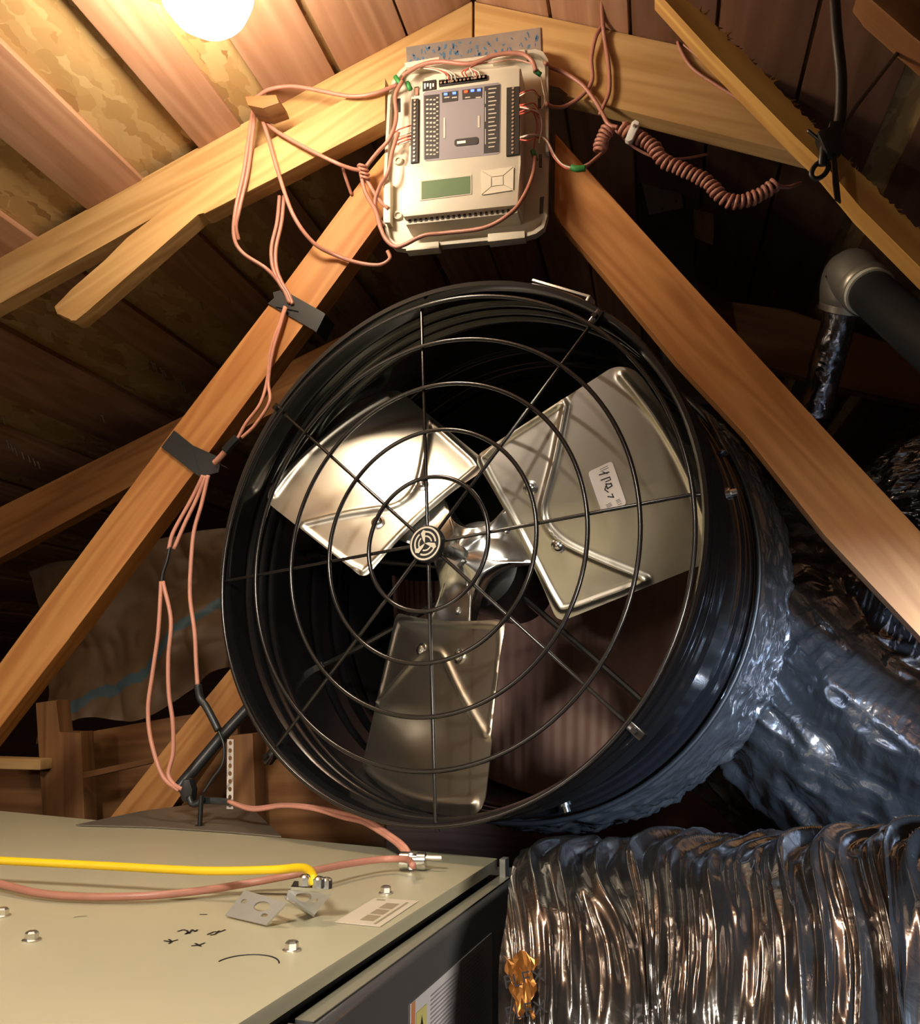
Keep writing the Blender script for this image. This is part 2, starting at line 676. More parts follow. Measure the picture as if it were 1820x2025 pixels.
nrm_l = Vector((-SL, 0, 1)).normalized()
for px_, py_ in [(300, 716), (305, 719), (318, 728), (324, 733), (357, 758), (362, 762), (6, 826), (14, 872), (22, 880), (30, 888), (44, 896), (56, 902), (66, 908), (75, 914), (202, 822), (398, 600), (452, 588)]:
    c_ = PP(px_, py_, Vector((PK.x, 0, PK.z)) - nrm_l * .001, np.array(nrm_l))
    q = MB().lathe([(.0035, -.0005), (.0035, .001)], c_, nrm_l, 8)
    q.lathe([(.0016, .0), (.0012, -.022)], c_, nrm_l, 6)
    nl = q.build('nail', 'strap_metal')
    mwm = nl.matrix_world.copy()
    nl.parent = ceil
    nl.matrix_local = ceil.matrix_world.inverted() @ mwm

mb = MB()
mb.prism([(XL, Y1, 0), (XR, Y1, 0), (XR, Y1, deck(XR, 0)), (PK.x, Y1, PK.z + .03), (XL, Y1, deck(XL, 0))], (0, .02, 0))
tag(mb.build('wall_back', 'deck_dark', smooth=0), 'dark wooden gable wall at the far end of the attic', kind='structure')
mb = MB()
mb.prism([(XL, Y0, 0), (XR, Y0, 0), (XR, Y0, deck(XR, 0)), (PK.x, Y0, PK.z + .03), (XL, Y0, deck(XL, 0))], (0, -.02, 0))
tag(mb.build('wall_front', 'old_wood', smooth=0), 'wooden gable wall behind the viewer', kind='structure')
n = 60
gx, gy = np.linspace(XL, XR, n), np.linspace(Y0, Y1, n)
hz = noise1(n, n, 18, 18, 5) * 0.03 - 0.03
mb = MB()
mb.add([(gx[i], gy[j], hz[i, j]) for i in range(n) for j in range(n)],
       [(i * n + j, (i + 1) * n + j, (i + 1) * n + j + 1, i * n + j + 1) for i in range(n - 1) for j in range(n - 1)])
tag(mb.build('floor', 'floor_batt'), 'attic floor of dark loose insulation between joists', kind='structure')


# ------------------------------------------------------------------ timbers
def beam(name, label, px, Y, thick, axis, mat_='pine', cat='beam', bevel=0.003, group=None, rough=None):
    poly = [PY(x_, y_, Y) for x_, y_ in px]
    a, b_ = PY(*axis[0], Y), PY(*axis[1], Y)
    ex = (b_ - a).normalized()
    ey = Vector((0, 1, 0))
    ez = ex.cross(ey)
    q = MB().prism(poly, (0, thick, 0), bevel=bevel)
    if rough:
        rough(q, Y, thick)
    o = q.build(name, mat_, frame=frame_from(ex, ey, ez, (a + b_) / 2), smooth=30)
    tag(o, label, cat, group)
    return o


beam('roof_chord', 'long pine rafter from the ridge down to the left edge, behind the shorter board',
     [(934, 1), (395, 290), (0, 510), (-160, 600), (-160, 692), (0, 600), (300, 432), (560, 290), (760, 180), (934, 90)], YT, .038, [(0, 510), (934, 0)])
beam('roof_chord', 'wide pale pine rafter right of the control panel, behind the brown cables',
     [(938, 1), (1327, 86), (1440, 112), (1655, 323), (1599, 309), (1202, 209), (1122, 190), (1108, 170), (938, 140)], YT, .038, [(938, 0), (1327, 86)])


beam('sister_board', 'short pine board nailed over the left rafter, its broken lower end hanging free',
     [(762, 153), (640, 218), (480, 308), (376, 372), (250, 470), (209, 513), (140, 573), (107, 606), (113, 622), (128, 624), (139, 634), (150, 634), (180, 585 + 24), (392, 424), (398, 420), (404, 423), (560, 343), (762, 238)], YT - .040, .038, [(209, 513), (640, 218)], cat='board', bevel=0.002)
beam('web_beam', 'diagonal pine web beam left of the fan, bound twice with black tape',
     [(770, 290), (709, 365), (565, 560), (344, 848), (38, 1260), (-100, 1444), (-100, 1568), (138, 1260), (405, 906), (626, 608), (740, 452), (800, 370)], YT, .044, [(38, 1260), (709, 365)], 'fir')
beam('web_beam', 'diagonal pine web beam right of the fan, descending from the control panel to the right edge',
     [(1098, 262), (1402, 600), (1660, 880), (1820, 1051), (1960, 1200), (1960, 1414), (1820, 1258), (1632, 1059), (1474, 860), (1338, 715), (1193, 540), (1112, 445), (1096, 420)], YT, .030, [(1102, 259), (1660, 880)], 'fir')


def splinters(q, Y, th):
    for k in range(90):
        i = random.randrange(2, len(BRU) - 3)
        a_, b_ = BRU[i], BRU[i + 1]
        t = random.random()
        px, py = a_[0] + (b_[0] - a_[0]) * t, a_[1] + (b_[1] - a_[1]) * t
        L_ = random.uniform(6, 17)
        an = math.radians(random.uniform(-75, 35) if random.random() < .6 else random.uniform(15, 60))
        tip = PY(px + L_ * math.cos(an), py + L_ * math.sin(an), Y + random.uniform(0, .01))
        q.prism([PY(px - 2, py - .5, Y), PY(px - .5, py + 2.5, Y), tip], (0, random.uniform(.0008, .002), 0))


rb_ = random.Random(21)
BRU = []                                    # ragged upper edge
for k in range(95):
    t = k / 94
    BRU.append((1361 + 459 * t * 1.17 + rb_.uniform(-3.5, 3.5), 455 * t * 1.17 + rb_.uniform(-3.5, 3.5) - 4 * math.sin(t * math.pi * 2.2)))
beam('brace_beam', 'rough sawn yellow pine brace with a splintered upper edge crossing the top right corner',
     [(1295, -22), (1346, -15)] + BRU + [(1898, 610), (1850, 558), (1703, 411), (1634, 328), (1572, 269), (1406, 100)], 1.0, .036, [(1406, 100), (1850, 558)], 'rough_pine', rough=splinters, bevel=0)
beam('rafter_beam', 'weathered rafter edge peeking in at the extreme top right corner',
     [(1700, -30), (1725, 0), (1764, 34), (1803, 69), (1860, 120), (1860, 20), (1800, -30)], 1.12, .05, [(1725, 0), (1803, 69)], 'old_wood')
YB = 2.06
beam('rafter_beam', 'dim rafter of the next truss passing behind the left web beam',
     [(-80, 1043), (0, 1003), (347, 831), (560, 722), (760, 622), (760, 700), (560, 806), (259, 961), (0, 1103), (-80, 1146)], YB, .04, [(0, 1003), (347, 831)], 'fir')
beam('web_beam', 'reddish diagonal beam running from behind the fan down to the grey cabinet',
     [(540, 1195), (458, 1320), (330, 1475), (200, 1640), (170, 1680), (280, 1680), (345, 1590), (480, 1400), (600, 1240)], 1.75, .04, [(230, 1612), (458, 1320)], 'fir')
beam('rafter_beam', 'dark rafter behind the grey pipe elbow on the right',
     [(1400, 590), (1560, 612), (1640, 640), (1820, 700), (1900, 727), (1900, 830), (1820, 800), (1640, 760), (1400, 690)], 2.06, .04, [(1400, 590), (1820, 700)], 'old_wood')
beam('wood_post', 'light vertical wood block with a chipped corner under the left web beam',
     [(70, 1390), (113, 1384), (116, 1450), (160, 1447), (168, 1640), (86, 1650)], 1.9, .05, [(100, 1640), (100, 1390)], 'old_wood', cat='post')
beam('wood_post', 'low dark wood block at the far left edge above the cabinet',
     [(-40, 1505), (82, 1503), (88, 1640), (-40, 1640)], 1.98, .05, [(-40, 1560), (80, 1560)], 'old_wood', cat='post')
beam('wood_rail', 'thin ledger strip lying level at the far left edge',
     [(-40, 1498), (80, 1502), (80, 1523), (-40, 1520)], 1.86, .05, [(-40, 1510), (80, 1512)], 'pine', cat='rail')
beam('wood_rail', 'thin sloping wood strip between the wood block and the two loose cables',
     [(160, 1528), (318, 1494), (308, 1508), (165, 1540)], 1.86, .03, [(160, 1530), (316, 1496)], 'old_wood', cat='rail')
beam('wood_post', 'upright wood stud beside the perforated strap left of the fan',
     [(452, 1455), (500, 1450), (508, 1660), (448, 1660)], 1.72, .05, [(470, 1660), (470, 1450)], 'old_wood', cat='post')
beam('wood_board', 'brown wood board behind the bottom left of the fan rim',
     [(500, 1452), (760, 1440), (760, 1680), (506, 1680)], 1.80, .02, [(500, 1560), (700, 1560)], 'old_wood', cat='board')
beam('wood_board', 'dark wide board behind the loose cables low on the left',
     [(160, 1450), (330, 1420), (470, 1400), (470, 1660), (160, 1660)], 2.02, .02, [(160, 1500), (400, 1480)], 'old_wood', cat='board')

# dark post with a galvanised connector plate, behind the right web beam
root = empty('wood_post', PY(1320, 700, 1.95))
tag(root, 'dark grey upright post behind the coiled cable, with a metal plate at its top', 'post')
q = MB().prism([PY(x_, y_, 1.95) for x_, y_ in [(1258, 330), (1345, 325), (1385, 600), (1420, 800), (1330, 800), (1290, 600)]], (0, .045, 0), bevel=.003)
q.build('post_body', 'dark_post', root)
q = MB().prism([PY(x_, y_, 1.946) for x_, y_ in [(1262, 328), (1338, 322), (1352, 410), (1284, 424)]], (0, .002, 0))
tag(q.build('connector_plate', 'galv', root), 'galvanised nail plate')
for p_ in [(1298, 358), (1338, 398), (1310, 414), (1330, 344)]:
    c_ = PY(*p_, 1.944)
    MB().lathe([(.004, 0), (.004, .003)], c_, (0, 1, 0), 8).build('nail', 'zinc', root)
beam('wood_post', 'short tan stud right of the dark post, below the coiled cable',
     [(1362, 330), (1412, 345), (1412, 470), (1376, 455)], 2.0, .04, [(1385, 330), (1395, 460)], 'pine', cat='post')
beam('wood_block', 'small tan wood block in the dark left of the pipe elbow',
     [(1535, 505), (1570, 500), (1568, 570), (1530, 575)], 2.3, .05, [(1550, 505), (1550, 570)], 'pine', cat='block')

# mending plate between panel and peak
q = MB()
pl = [PY(x_, y_, YT - .003) for x_, y_ in [(803, 93), (1069, 54), (1071, 110), (806, 150)]]
q.prism(pl, (0, .0025, 0))
yy = YT - .0036


def plate_uv(s, t):
    a = pl[0].lerp(pl[1], s)
    b2 = pl[3].lerp(pl[2], s)
    p = a.lerp(b2, t)
    return Vector((p.x, yy, p.z))


random.seed(3)
for i in range(66):
    s = random.uniform(.02, .98)
    t = random.uniform(.08, .62)
    w_, h_ = random.uniform(.006, .018), random.uniform(.05, .16)
    k = random.choice((-.01, .0, .012))
    q.add([plate_uv(s, t), plate_uv(s + w_, t), plate_uv(s + w_ + k, t + h_), plate_uv(s + k, t + h_)], [(0, 1, 2, 3)], 1)
tag(q.build('mending_plate', ['stamp_plate', 'stamp_blue'], smooth=0), 'galvanised truss plate with worn blue stamping above the control panel', 'metal plate')

# ------------------------------------------------------------------ the bare bulb
BL = PY(410, -22, 1.03)
up_n = Vector((-SL, 0, 1)).normalized()
root = empty('light_bulb', BL)
tag(root, 'bare glowing light bulb hanging from the left roof slope at the top edge', 'bulb')
dist = (deck(BL.x, 0) - BL.z) / math.sqrt(1 + SL * SL)
MB().lathe([(a_ * 1.36, b_ * 1.36) for a_, b_ in [(.0005, -.050), (.018, -.0466), (.033, -.0375), (.045, -.020), (.050, 0), (.0465, .018), (.038, .032), (.026, .044), (.016, .050), (.0135, .052)]], BL, up_n, 40).build('glass', 'bulb', root, smooth=180)
MB().lathe([(.017, .070), (.017, dist - .004), (.03, dist - .004), (.03, dist)], BL, up_n, 24).build('lamp_socket', 'socket', root)
q = MB()
e0 = PY(516, 206, 1.33)
q.prism([PY(x_, y_, 1.345) for x_, y_ in [(484, 190), (546, 187), (552, 203), (520, 214), (490, 208)]], (0, .05, 0), bevel=.002)
tag(q.build('wood_block', 'old_wood'), 'small wood block at the rafter where the cables gather under the bulb', 'block')  # shaded face of a board end, its shade put in as darker wood

# ------------------------------------------------------------------ the fan
FC = np.array([-0.31471301, 1.24544593, 0.20676587 + CZ])
fu = np.array([0.96067038, -0.27769125, 0.0])
fv = np.array([0.0257007, 0.08891135, 0.99570791])
fn = np.array([-0.27649937, -0.95654709, 0.09255136])
FRM = frame_from(fu, -fn, fv, FC)           # local x right, y into the fan, z up
R0 = 0.4016
fan = empty('ventilation_fan', FRM)
tag(fan, 'large black drum fan with three silver blades behind a wire guard', 'fan')
AX = (0, 1, 0)


def fb(q, name, mat_, parent=fan, smooth=35):
    return q.build(name, mat_, parent, local=True, smooth=smooth)


def bump_(z, c_, w_, h_):
    return h_ * math.exp(-((z - c_) / w_) ** 2)


prof = [(R0 - .003, .0), (R0 + .003, -.002), (R0 + .0055, .002), (R0 + .003, .007)]
zz = np.linspace(.010, .345, 110)
ribs = [(.055, .006, .008), (.085, .006, .008), (.112, .006, .008), (.235, .007, .007), (.30, .009, .008)]
outer = [(R0 - .004 + sum(bump_(z, *r_) for r_ in ribs), z) for z in zz]
inner = [(r_ - .004, z) for r_, z in reversed(outer)]
prof = prof + outer + inner + [(R0 - .003, .0)]
q = MB().lathe(prof, (0, 0, 0), AX, 128, cap=False)
fb(q, 'drum', 'black_enamel', smooth=50)

# guard
GO = np.array([-.004, -.004, -.0135])
q = MB()
T = np.linspace(0, 2 * math.pi, 128, endpoint=False)


def ring_path(r, y):
    return [(GO[0] + r * math.cos(t), y, GO[2] + r * math.sin(t)) for t in T]


q.tube(ring_path(.3915, -.004), .0034, 8, close=True)
guard = fb(q, 'guard', 'black_wire', smooth=180)
for r_ in (.101, .175, .249, .321):
    fb(MB().tube(ring_path(r_, -.004), .0034, 8, close=True), 'ring', 'black_wire', guard, 180)
for k in range(8):
    a = math.radians(5.3 + 45 * k)
    d = np.array([math.cos(a), 0, math.sin(a)])
    p0 = GO + d * .022 + np.array([0, .004, 0])
    p1 = GO + d * .385 + np.array([0, .004, 0])
    p2 = GO + d * .398 + np.array([0, .010, 0])
    fb(MB().tube([p0, p1, p2], .0027, 8), 'spoke', 'black_wire', guard, 60)
for a in (50.3, -39.7, 230.3, 140.3):
    a = math.radians(a)
    d = Vector((math.cos(a), 0, math.sin(a)))
    q = MB().box(Vector(GO) + d * .405 + Vector((0, .008, 0)), (.024, .016, .012), Matrix.Rotation(-a, 3, 'Y'), bevel=.002)
    q.tube([Vector(GO) + d * .405 + Vector((0, -.006, 0)), Vector(GO) + d * .405 + Vector((0, .022, 0))], .004, 8)
    fb(q, 'guard_clip', 'black_wire', guard)

# emblem on the guard: ring, arcs and a small propeller
EM = Vector((GO[0] + .0035, -.013, GO[2] - .003))
q = MB().lathe([(.0, 0), (.0265, 0), (.0275, .002), (.0275, .010), (.0, .010)], EM, AX, 48, cap=False)
emb = fb(q, 'emblem', 'black_satin')
tag(emb, 'black emblem with a cream propeller and rings')
q = MB()


def annulus(q, r0, r1, a0, a1, y, n_=40):
    vs, fs = [], []
    for k in range(n_ + 1):
        a = math.radians(a0 + (a1 - a0) * k / n_)
        for r_ in (r0, r1):
            vs.append((EM.x + r_ * math.cos(a), y, EM.z + r_ * math.sin(a)))
    for k in range(n_):
        fs.append((2 * k, 2 * k + 2, 2 * k + 3, 2 * k + 1))
    o_ = len(q.v)
    q.add(vs, fs)
    return q


annulus(q, .0225, .0252, 0, 360, EM.y - .0008, 64)
for a0 in (118, 238, 358):
    annulus(q, .0158, .0185, a0 + 8, a0 + 104, EM.y - .0008)
    annulus(q, .0095, .0118, a0 + 14, a0 + 100, EM.y - .0008)
for a0 in (105, 225, 345):
    vs = []
    for r_, da in ((.0, 0), (.006, -16), (.013, -14), (.0185, -16), (.0205, -4), (.017, 12), (.012, 14), (.006, 22)):
        a = math.radians(a0 + da)
        vs.append((EM.x + r_ * math.cos(a), EM.y - .0016, EM.z + r_ * math.sin(a)))
    q.add(vs, [tuple(range(len(vs)))])
fb(q, 'emblem_print', 'cream', emb, 0)

# blades: plan outline from corners, pressed ribs as relief
PH, ZB, PIT = 2.43070249, .10392824, .39682401
Q4 = [(.381, -.152), (.0985, -.152), (.086, .132), (.360, .163)]   # (radial, chord): tip cw, root cw, root ccw, tip ccw
VRIB = [(.250, .140), (.205, .078), (.172, .038), (.156, .018), (.150, 0), (.152, -.022), (.166, -.050), (.205, -.094), (.250, -.140)]
TRIB = [(.343, .142), (.360, .075), (.368, .0), (.366, -.07), (.358, -.128)]
BRIB = [(.250, .148), (.150, .137), (.108, .128), (.098, .112), (.108, 0), (.112, -.118), (.122, -.136), (.165, -.140), (.250, -.143)]


def seg_dist(X, Z, poly):
    d = np.full(X.shape, 9.0)
    for (x0, z0), (x1, z1) in zip(poly[:-1], poly[1:]):
        ux, uz = x1 - x0, z1 - z0
        L2 = ux * ux + uz * uz
        t = np.clip(((X - x0) * ux + (Z - z0) * uz) / L2, 0, 1)
        d = np.minimum(d, np.hypot(X - x0 - t * ux, Z - z0 - t * uz))
    return d


def smooth_poly(P, n_=6):
    return [tuple(p[:2]) for p in catmull([(a, b_, 0) for a, b_ in P], n_)]


NB = 120
s = np.concatenate([np.linspace(0, .08, 14, endpoint=False), np.linspace(.08, .92, NB - 28), np.linspace(.92, 1, 15)[1:]])
NS = len(s)
tt = np.linspace(0, 1, NB)
rc = .030
Rr = np.zeros((NS, NB))
Cc = np.zeros((NS, NB))
for i, si in enumerate(s):
    Ld = .270
    d0, d1 = si * Ld, (1 - si) * Ld
    ins = 0.0
    for d_, rcc in ((d0, .016), (d1, .034)):
        if d_ < rcc:
            ins = max(ins, rcc - math.sqrt(max(0, rcc ** 2 - (rcc - d_) ** 2)))
    for j, tj in enumerate(tt):
        lo = ins / .30
        u_ = lo + tj * (1 - 2 * lo)
        rootp = (Q4[1][0] * (1 - u_) + Q4[2][0] * u_, Q4[1][1] * (1 - u_) + Q4[2][1] * u_)
        tipp = (Q4[0][0] * (1 - u_) + Q4[3][0] * u_, Q4[0][1] * (1 - u_) + Q4[3][1] * u_)
        bow = .012 * 4 * u_ * (1 - u_) * si
        Rr[i, j] = rootp[0] * (1 - si) + tipp[0] * si + bow + .010 * 4 * u_ * (1 - u_) * (1 - si)
        Cc[i, j] = rootp[1] * (1 - si) + tipp[1] * si
Hh = np.zeros_like(Rr)
for poly, h_, w_ in ((smooth_poly(VRIB), .0050, .0050), (smooth_poly(TRIB), .0055, .0060), (smooth_poly(BRIB, 4), .0035, .0045)):
    d_ = seg_dist(Rr, Cc, poly)
    Hh += h_ * np.exp(-(d_ / w_) ** 2)
tipd = np.clip((Rr - .350) / .05, 0, 1)
Hh += -.010 * (Cc / .16) ** 2 + .004            # slight camber across the chord
Hh -= .020 * tipd ** 1.5                        # tip curls back


def blade_pt(r_, c_, h_, a):
    er = np.array([math.cos(a), 0, math.sin(a)])
    e0 = np.array([-math.sin(a), 0, math.cos(a)])
    nn = np.array([0, -1.0, 0])
    ec = e0 * math.cos(PIT) + nn * math.sin(PIT)
    nb = nn * math.cos(PIT) - e0 * math.sin(PIT)
    return np.array([-.005, ZB, -.0118]) + er * r_ + ec * c_ + nb * h_


blade_me = None
blades = []
for k, dphi in enumerate((0, -2 * math.pi / 3, 2 * math.pi / 3)):
    a = PH + dphi
    q = MB()
    vs = [blade_pt(Rr[i, j], Cc[i, j], Hh[i, j], a) for i in range(NS) for j in range(NB)]
    vs += [blade_pt(Rr[i, j], Cc[i, j], Hh[i, j] - .0014, a) for i in range(NS) for j in range(NB)]
    o_ = NS * NB
    fs = []
    for i in range(NS - 1):
        for j in range(NB - 1):
            f4 = (i * NB + j, i * NB + j + 1, (i + 1) * NB + j + 1, (i + 1) * NB + j)
            fs.append(f4)
            fs.append(tuple(o_ + x_ for x_ in reversed(f4)))
    edge = [(0, j) for j in range(NB)] + [(i, NB - 1) for i in range(1, NS)] + [(NS - 1, j) for j in range(NB - 2, -1, -1)] + [(i, 0) for i in range(NS - 2, 0, -1)]
    for e in range(len(edge)):
        p, r2 = edge[e], edge[(e + 1) % len(edge)]
        i0, i1 = p[0] * NB + p[1], r2[0] * NB + r2[1]
        fs.append((i0, i0 + o_, i1 + o_, i1))
    q.add(vs, fs)
    bl = fb(q, 'blade', 'blade_metal', smooth=40)
    blades.append(bl)
    for rv in ((.153, -.045), (.151, .052)):
        c_ = blade_pt(rv[0], rv[1], .004, a)
        ax = blade_pt(0, 0, 1, a) - blade_pt(0, 0, 0, a)
        q = MB().lathe([(.0115, -.002), (.0115, .0008), (.0075, .002), (.0075, .0045), (.005, .0065), (.0008, .0072)], c_, ax, 20)
        fb(q, 'rivet', 'zinc', bl)
    if k == 1:
        tag(bl, 'blade with a white hand-marked paper label')
        q = MB()

        def lab(x_, y_, h_=.0075):
            return blade_pt(.257 + x_, .004 + y_, h_, a)
        cs = []
        for cx, cz, a0 in ((.0145, .028, 0), (-.0145, .028, 90), (-.0145, -.028, 180), (.0145, -.028, 270)):
            for w_ in range(5):
                t_ = math.radians(a0 + w_ * 22.5)
                cs.append((cx + .005 * math.cos(t_), cz + .005 * math.sin(t_)))
        sk = lambda p: (p[0] + p[1] * .10, p[1])
        cs = [sk(p) for p in cs]
        q.prism([lab(*p, h_=.0062) for p in cs], Vector(lab(0, 0, 1)) - Vector(lab(0, 0, 0)) if False else (Vector(lab(0, 0, .0067)) - Vector(lab(0, 0, .0062))))

        def stroke(P, w_=.0009):
            P = [Vector((p[0], p[1])) for p in P]
            for p0, p1 in zip(P[:-1], P[1:]):
                dd = (p1 - p0).normalized() * w_
                nn_ = Vector((-dd.y, dd.x))
                q.add([lab(*(x_), h_=.0070) for x_ in (p0 - dd + nn_, p1 + dd + nn_, p1 + dd - nn_, p0 - dd - nn_)], [(0, 1, 2, 3)], 1)
        # handwriting, read along the long side of the label
        stroke([(.012, .020), (-.002, .022)])
        stroke([(.004, .024), (.009, .019)], .0007)
        stroke([(.010, .013), (-.003, .014)])
        stroke([(.010, .013), (.010, .009), (.002, .009)], .0007)
        stroke([(.008, .003), (.001, .006), (.000, -.001), (.008, .000), (.008, .004)])
        stroke([(-.001, -.006), (-.004, -.001), (-.001, .003)], .0008)
        stroke([(.003, -.011), (.003, -.016), (-.004, -.012)])
        for y_ in (-.022, -.024, -.026, -.029):
            stroke([(.010, y_), (.004, y_)], .00035)
            stroke([(-.004, y_), (-.012, y_)], .00035)
        for y_ in (.026, .029):
            stroke([(.014, y_), (.002, y_)], .00035)
        fb(q, 'paper_label', ['paper', 'ink'], bl, 0)

# hub spider with three arms and scalloped gaps
q = MB()
NA, NR = 144, 26
vs = []
for j in range(NR):
    w_ = j / (NR - 1)
    for k in range(NA):
        th = 2 * math.pi * k / NA
        g = math.cos(3 * (th - PH))
        dl = ((th - PH + math.pi) % (2 * math.pi / 3)) - math.pi / 3      # 0 on a gap's centre line
        dl = ((th - PH) % (2 * math.pi / 3)) - math.pi / 3
        sn_ = .122 * math.sin(abs(dl))
        if sn_ < .070:
            rm = .122 * math.cos(dl) - math.sqrt(.070 ** 2 - sn_ ** 2)
        else:
            rm = .136
        rm = min(rm, .136)
        r_ = rm * min(1, w_ / .86) if w_ < .86 else rm
        ta = (th - PH + math.pi / 3) % (2 * math.pi / 3) - math.pi / 3      # angle off the nearest arm
        bl_ = min(1, max(0, (r_ - .045) / .05))
        y_ = .1120 - r_ * math.sin(ta) * math.tan(PIT) * bl_ * (.2 + .8 * max(0, math.cos(ta * 1.5)))
        y_ -= .020 * math.exp(-(r_ / .030) ** 2)
        y_ += -.010 * (1 - g) / 2 * math.exp(-((r_ - .03) / .03) ** 2)
        if w_ > .80:
            y_ += (w_ - .80) / .20 * (.026 if rm < .1349 else .0)
        vs.append((-.004 + r_ * math.cos(th), y_, -.012 + r_ * math.sin(th)))
fs = []
for j in range(NR - 1):
    for k in range(NA):
        l = (k + 1) % NA
        fs.append((j * NA + k, (j + 1) * NA + k, (j + 1) * NA + l, j * NA + l))
q.add(vs, fs)
hub = fb(q, 'hub', 'zinc', smooth=60)
for k in range(3):
    for rr_, da in ((.084, 8),):
        a = PH + k * 2.0944 + math.radians(da)
        q = MB().lathe([(.0065, .0), (.0065, -.003), (.004, -.006), (.0006, -.0068)], (-.004 + rr_ * math.cos(a), .1110, -.012 + rr_ * math.sin(a)), AX, 14)
        fb(q, 'rivet', 'zinc', hub)
q = MB().lathe([(.004, .060), (.0095, .062), (.0095, .100), (.019, .100), (.021, .104), (.021, .125)], (-.004, 0, -.012), AX, 24)
fb(q, 'shaft', 'black_satin')
q = MB().lathe([(.005, 0), (.006, -.010), (.0035, -.011)], (.010, .090, -.026), (.4, -.2, -.5), 6)
q.lathe([(.0165, .082), (.0165, .099)], (-.004, 0, -.012), AX, 24)
fb(q, 'collar', 'zinc')
q = MB().lathe([(.02, .148), (.060, .150), (.072, .158), (.074, .170), (.074, .315), (.066, .330), (.02, .332)], (-.004, 0, -.012), AX, 48)
fb(q, 'motor', 'black_satin')
for a in (-39.7, 50.3, 172, 205):
    a = math.radians(a)
    d = np.array([math.cos(a), 0, math.sin(a)])
    c0 = np.array([-.004, .22, -.012])
    q = MB().tube([c0 + d * .06, c0 + d * .30, c0 + d * .385 + np.array([0, -.01, 0])], .0055, 8)
    q.box(c0 + d * .378, (.03, .03, .012), Matrix.Rotation(-a, 3, 'Y'))
    fb(q, 'motor_strut', 'black_wire')
# hanging brackets and bolts on the drum
for a, z_, wd in ((62, .022, .105), (24, .18, .07)):
    a = math.radians(a)
    d = Vector((math.cos(a), 0, math.sin(a)))
    t_ = Vector((-math.sin(a), 0, math.cos(a)))
    q = MB()
    c_ = d * (R0 + .012) + Vector((0, z_, 0))
    Rm = Matrix((t_, Vector((0, 1, 0)), d)).transposed()
    q.box(c_, (wd, .022, .004), Rm, bevel=.001)
    q.box(c_ - d * .006 - t_ * (wd / 2 - .002), (.004, .022, .014), Rm, bevel=.001)
    fb(q, 'hanging_bracket', 'galv' if a > .8 else 'black_enamel')
for a_, z_ in ((11.5, .20), (-70, .2), (100, .2)):
    a = math.radians(a_)
    d = np.array([math.cos(a), 0, math.sin(a)])
    q = MB().lathe([(.010, 0), (.010, .003), (.006, .0035), (.006, .012), (.002, .0125)], d * (R0 - .004) + np.array([0, z_, 0]), d, 12)
    fb(q, 'bolt', 'zinc')

# ------------------------------------------------------------------ flexible ducts
def local_to_world(p):
    return np.array(FRM @ Vector(p))


def crumpled(path, radius, nu, nv, disp, seed=0, twist=0.0, squash=None):
    """A tube around path whose wall is pushed in and out by disp (nu x nv grid, metres)."""
    P = np.array(path)
    cum = np.concatenate([[0], np.cumsum(np.linalg.norm(np.diff(P, axis=0), axis=1))])
    ss = np.linspace(0, cum[-1], nu)
    C_ = np.stack([np.interp(ss, cum, P[:, i]) for i in range(3)], 1)
    for _ in range(6):
        C_[1:-1] = .5 * C_[1:-1] + .25 * (C_[:-2] + C_[2:])
    Tn = np.gradient(C_, axis=0)
    Tn /= np.linalg.norm(Tn, axis=1)[:, None]
    vs = np.zeros((nu, nv, 3))
    up = np.array([0, 0, 1.0])
    if abs(Tn[0] @ up) > .9:
        up = np.array([0, 1.0, 0])
    N = up - Tn[0] * (up @ Tn[0])
    for i in range(nu):
        N = N - Tn[i] * (N @ Tn[i])
        N /= np.linalg.norm(N)
        B = np.cross(Tn[i], N)
        th = np.linspace(0, 2 * math.pi, nv, endpoint=False) + twist
        rr_ = radius(i / (nu - 1)) + disp[i]
        vs[i] = C_[i] + rr_[:, None] * (np.cos(th)[:, None] * N + np.sin(th)[:, None] * B)
    q = MB()
    idx = np.arange(nu * nv).reshape(nu, nv)
    fs = []
    for i in range(nu - 1):
        a = idx[i]
        b_ = idx[i + 1]
        fs += list(zip(a.tolist(), np.roll(a, -1).tolist(), np.roll(b_, -1).tolist(), b_.tolist()))
    q.add(vs.reshape(-1, 3).tolist(), fs)
    return q, vs


def folds(nu, nv, seed, fx, fy, amp, fine=1.0, slant=0):
    """sharp gathered creases: fx cells along the tube, fy around it"""
    d = amp * ridged(nu, nv, fx, fy, seed, periodic=True)
    d += amp * .55 * ridged(nu, nv, int(fx * 2.3), int(fy * 1.7), seed + 1, periodic=True)
    d += amp * .28 * fine * ridged(nu, nv, int(fx * 4.1), int(fy * 3.5), seed + 2, periodic=True)
    d += amp * .16 * fine * noise1(nu, nv, int(fx * 7), int(fy * 8), seed + 3, periodic=True)
    if slant:
        for i in range(nu):
            d[i] = np.roll(d[i], int(slant * i))
    return d


# duct on the back of the fan
duct = empty('flexible_duct', Matrix.Translation(local_to_world((0, .34, -.42))))
tag(duct, 'wide black foil duct clamped behind the fan and bending off to the right', 'duct')
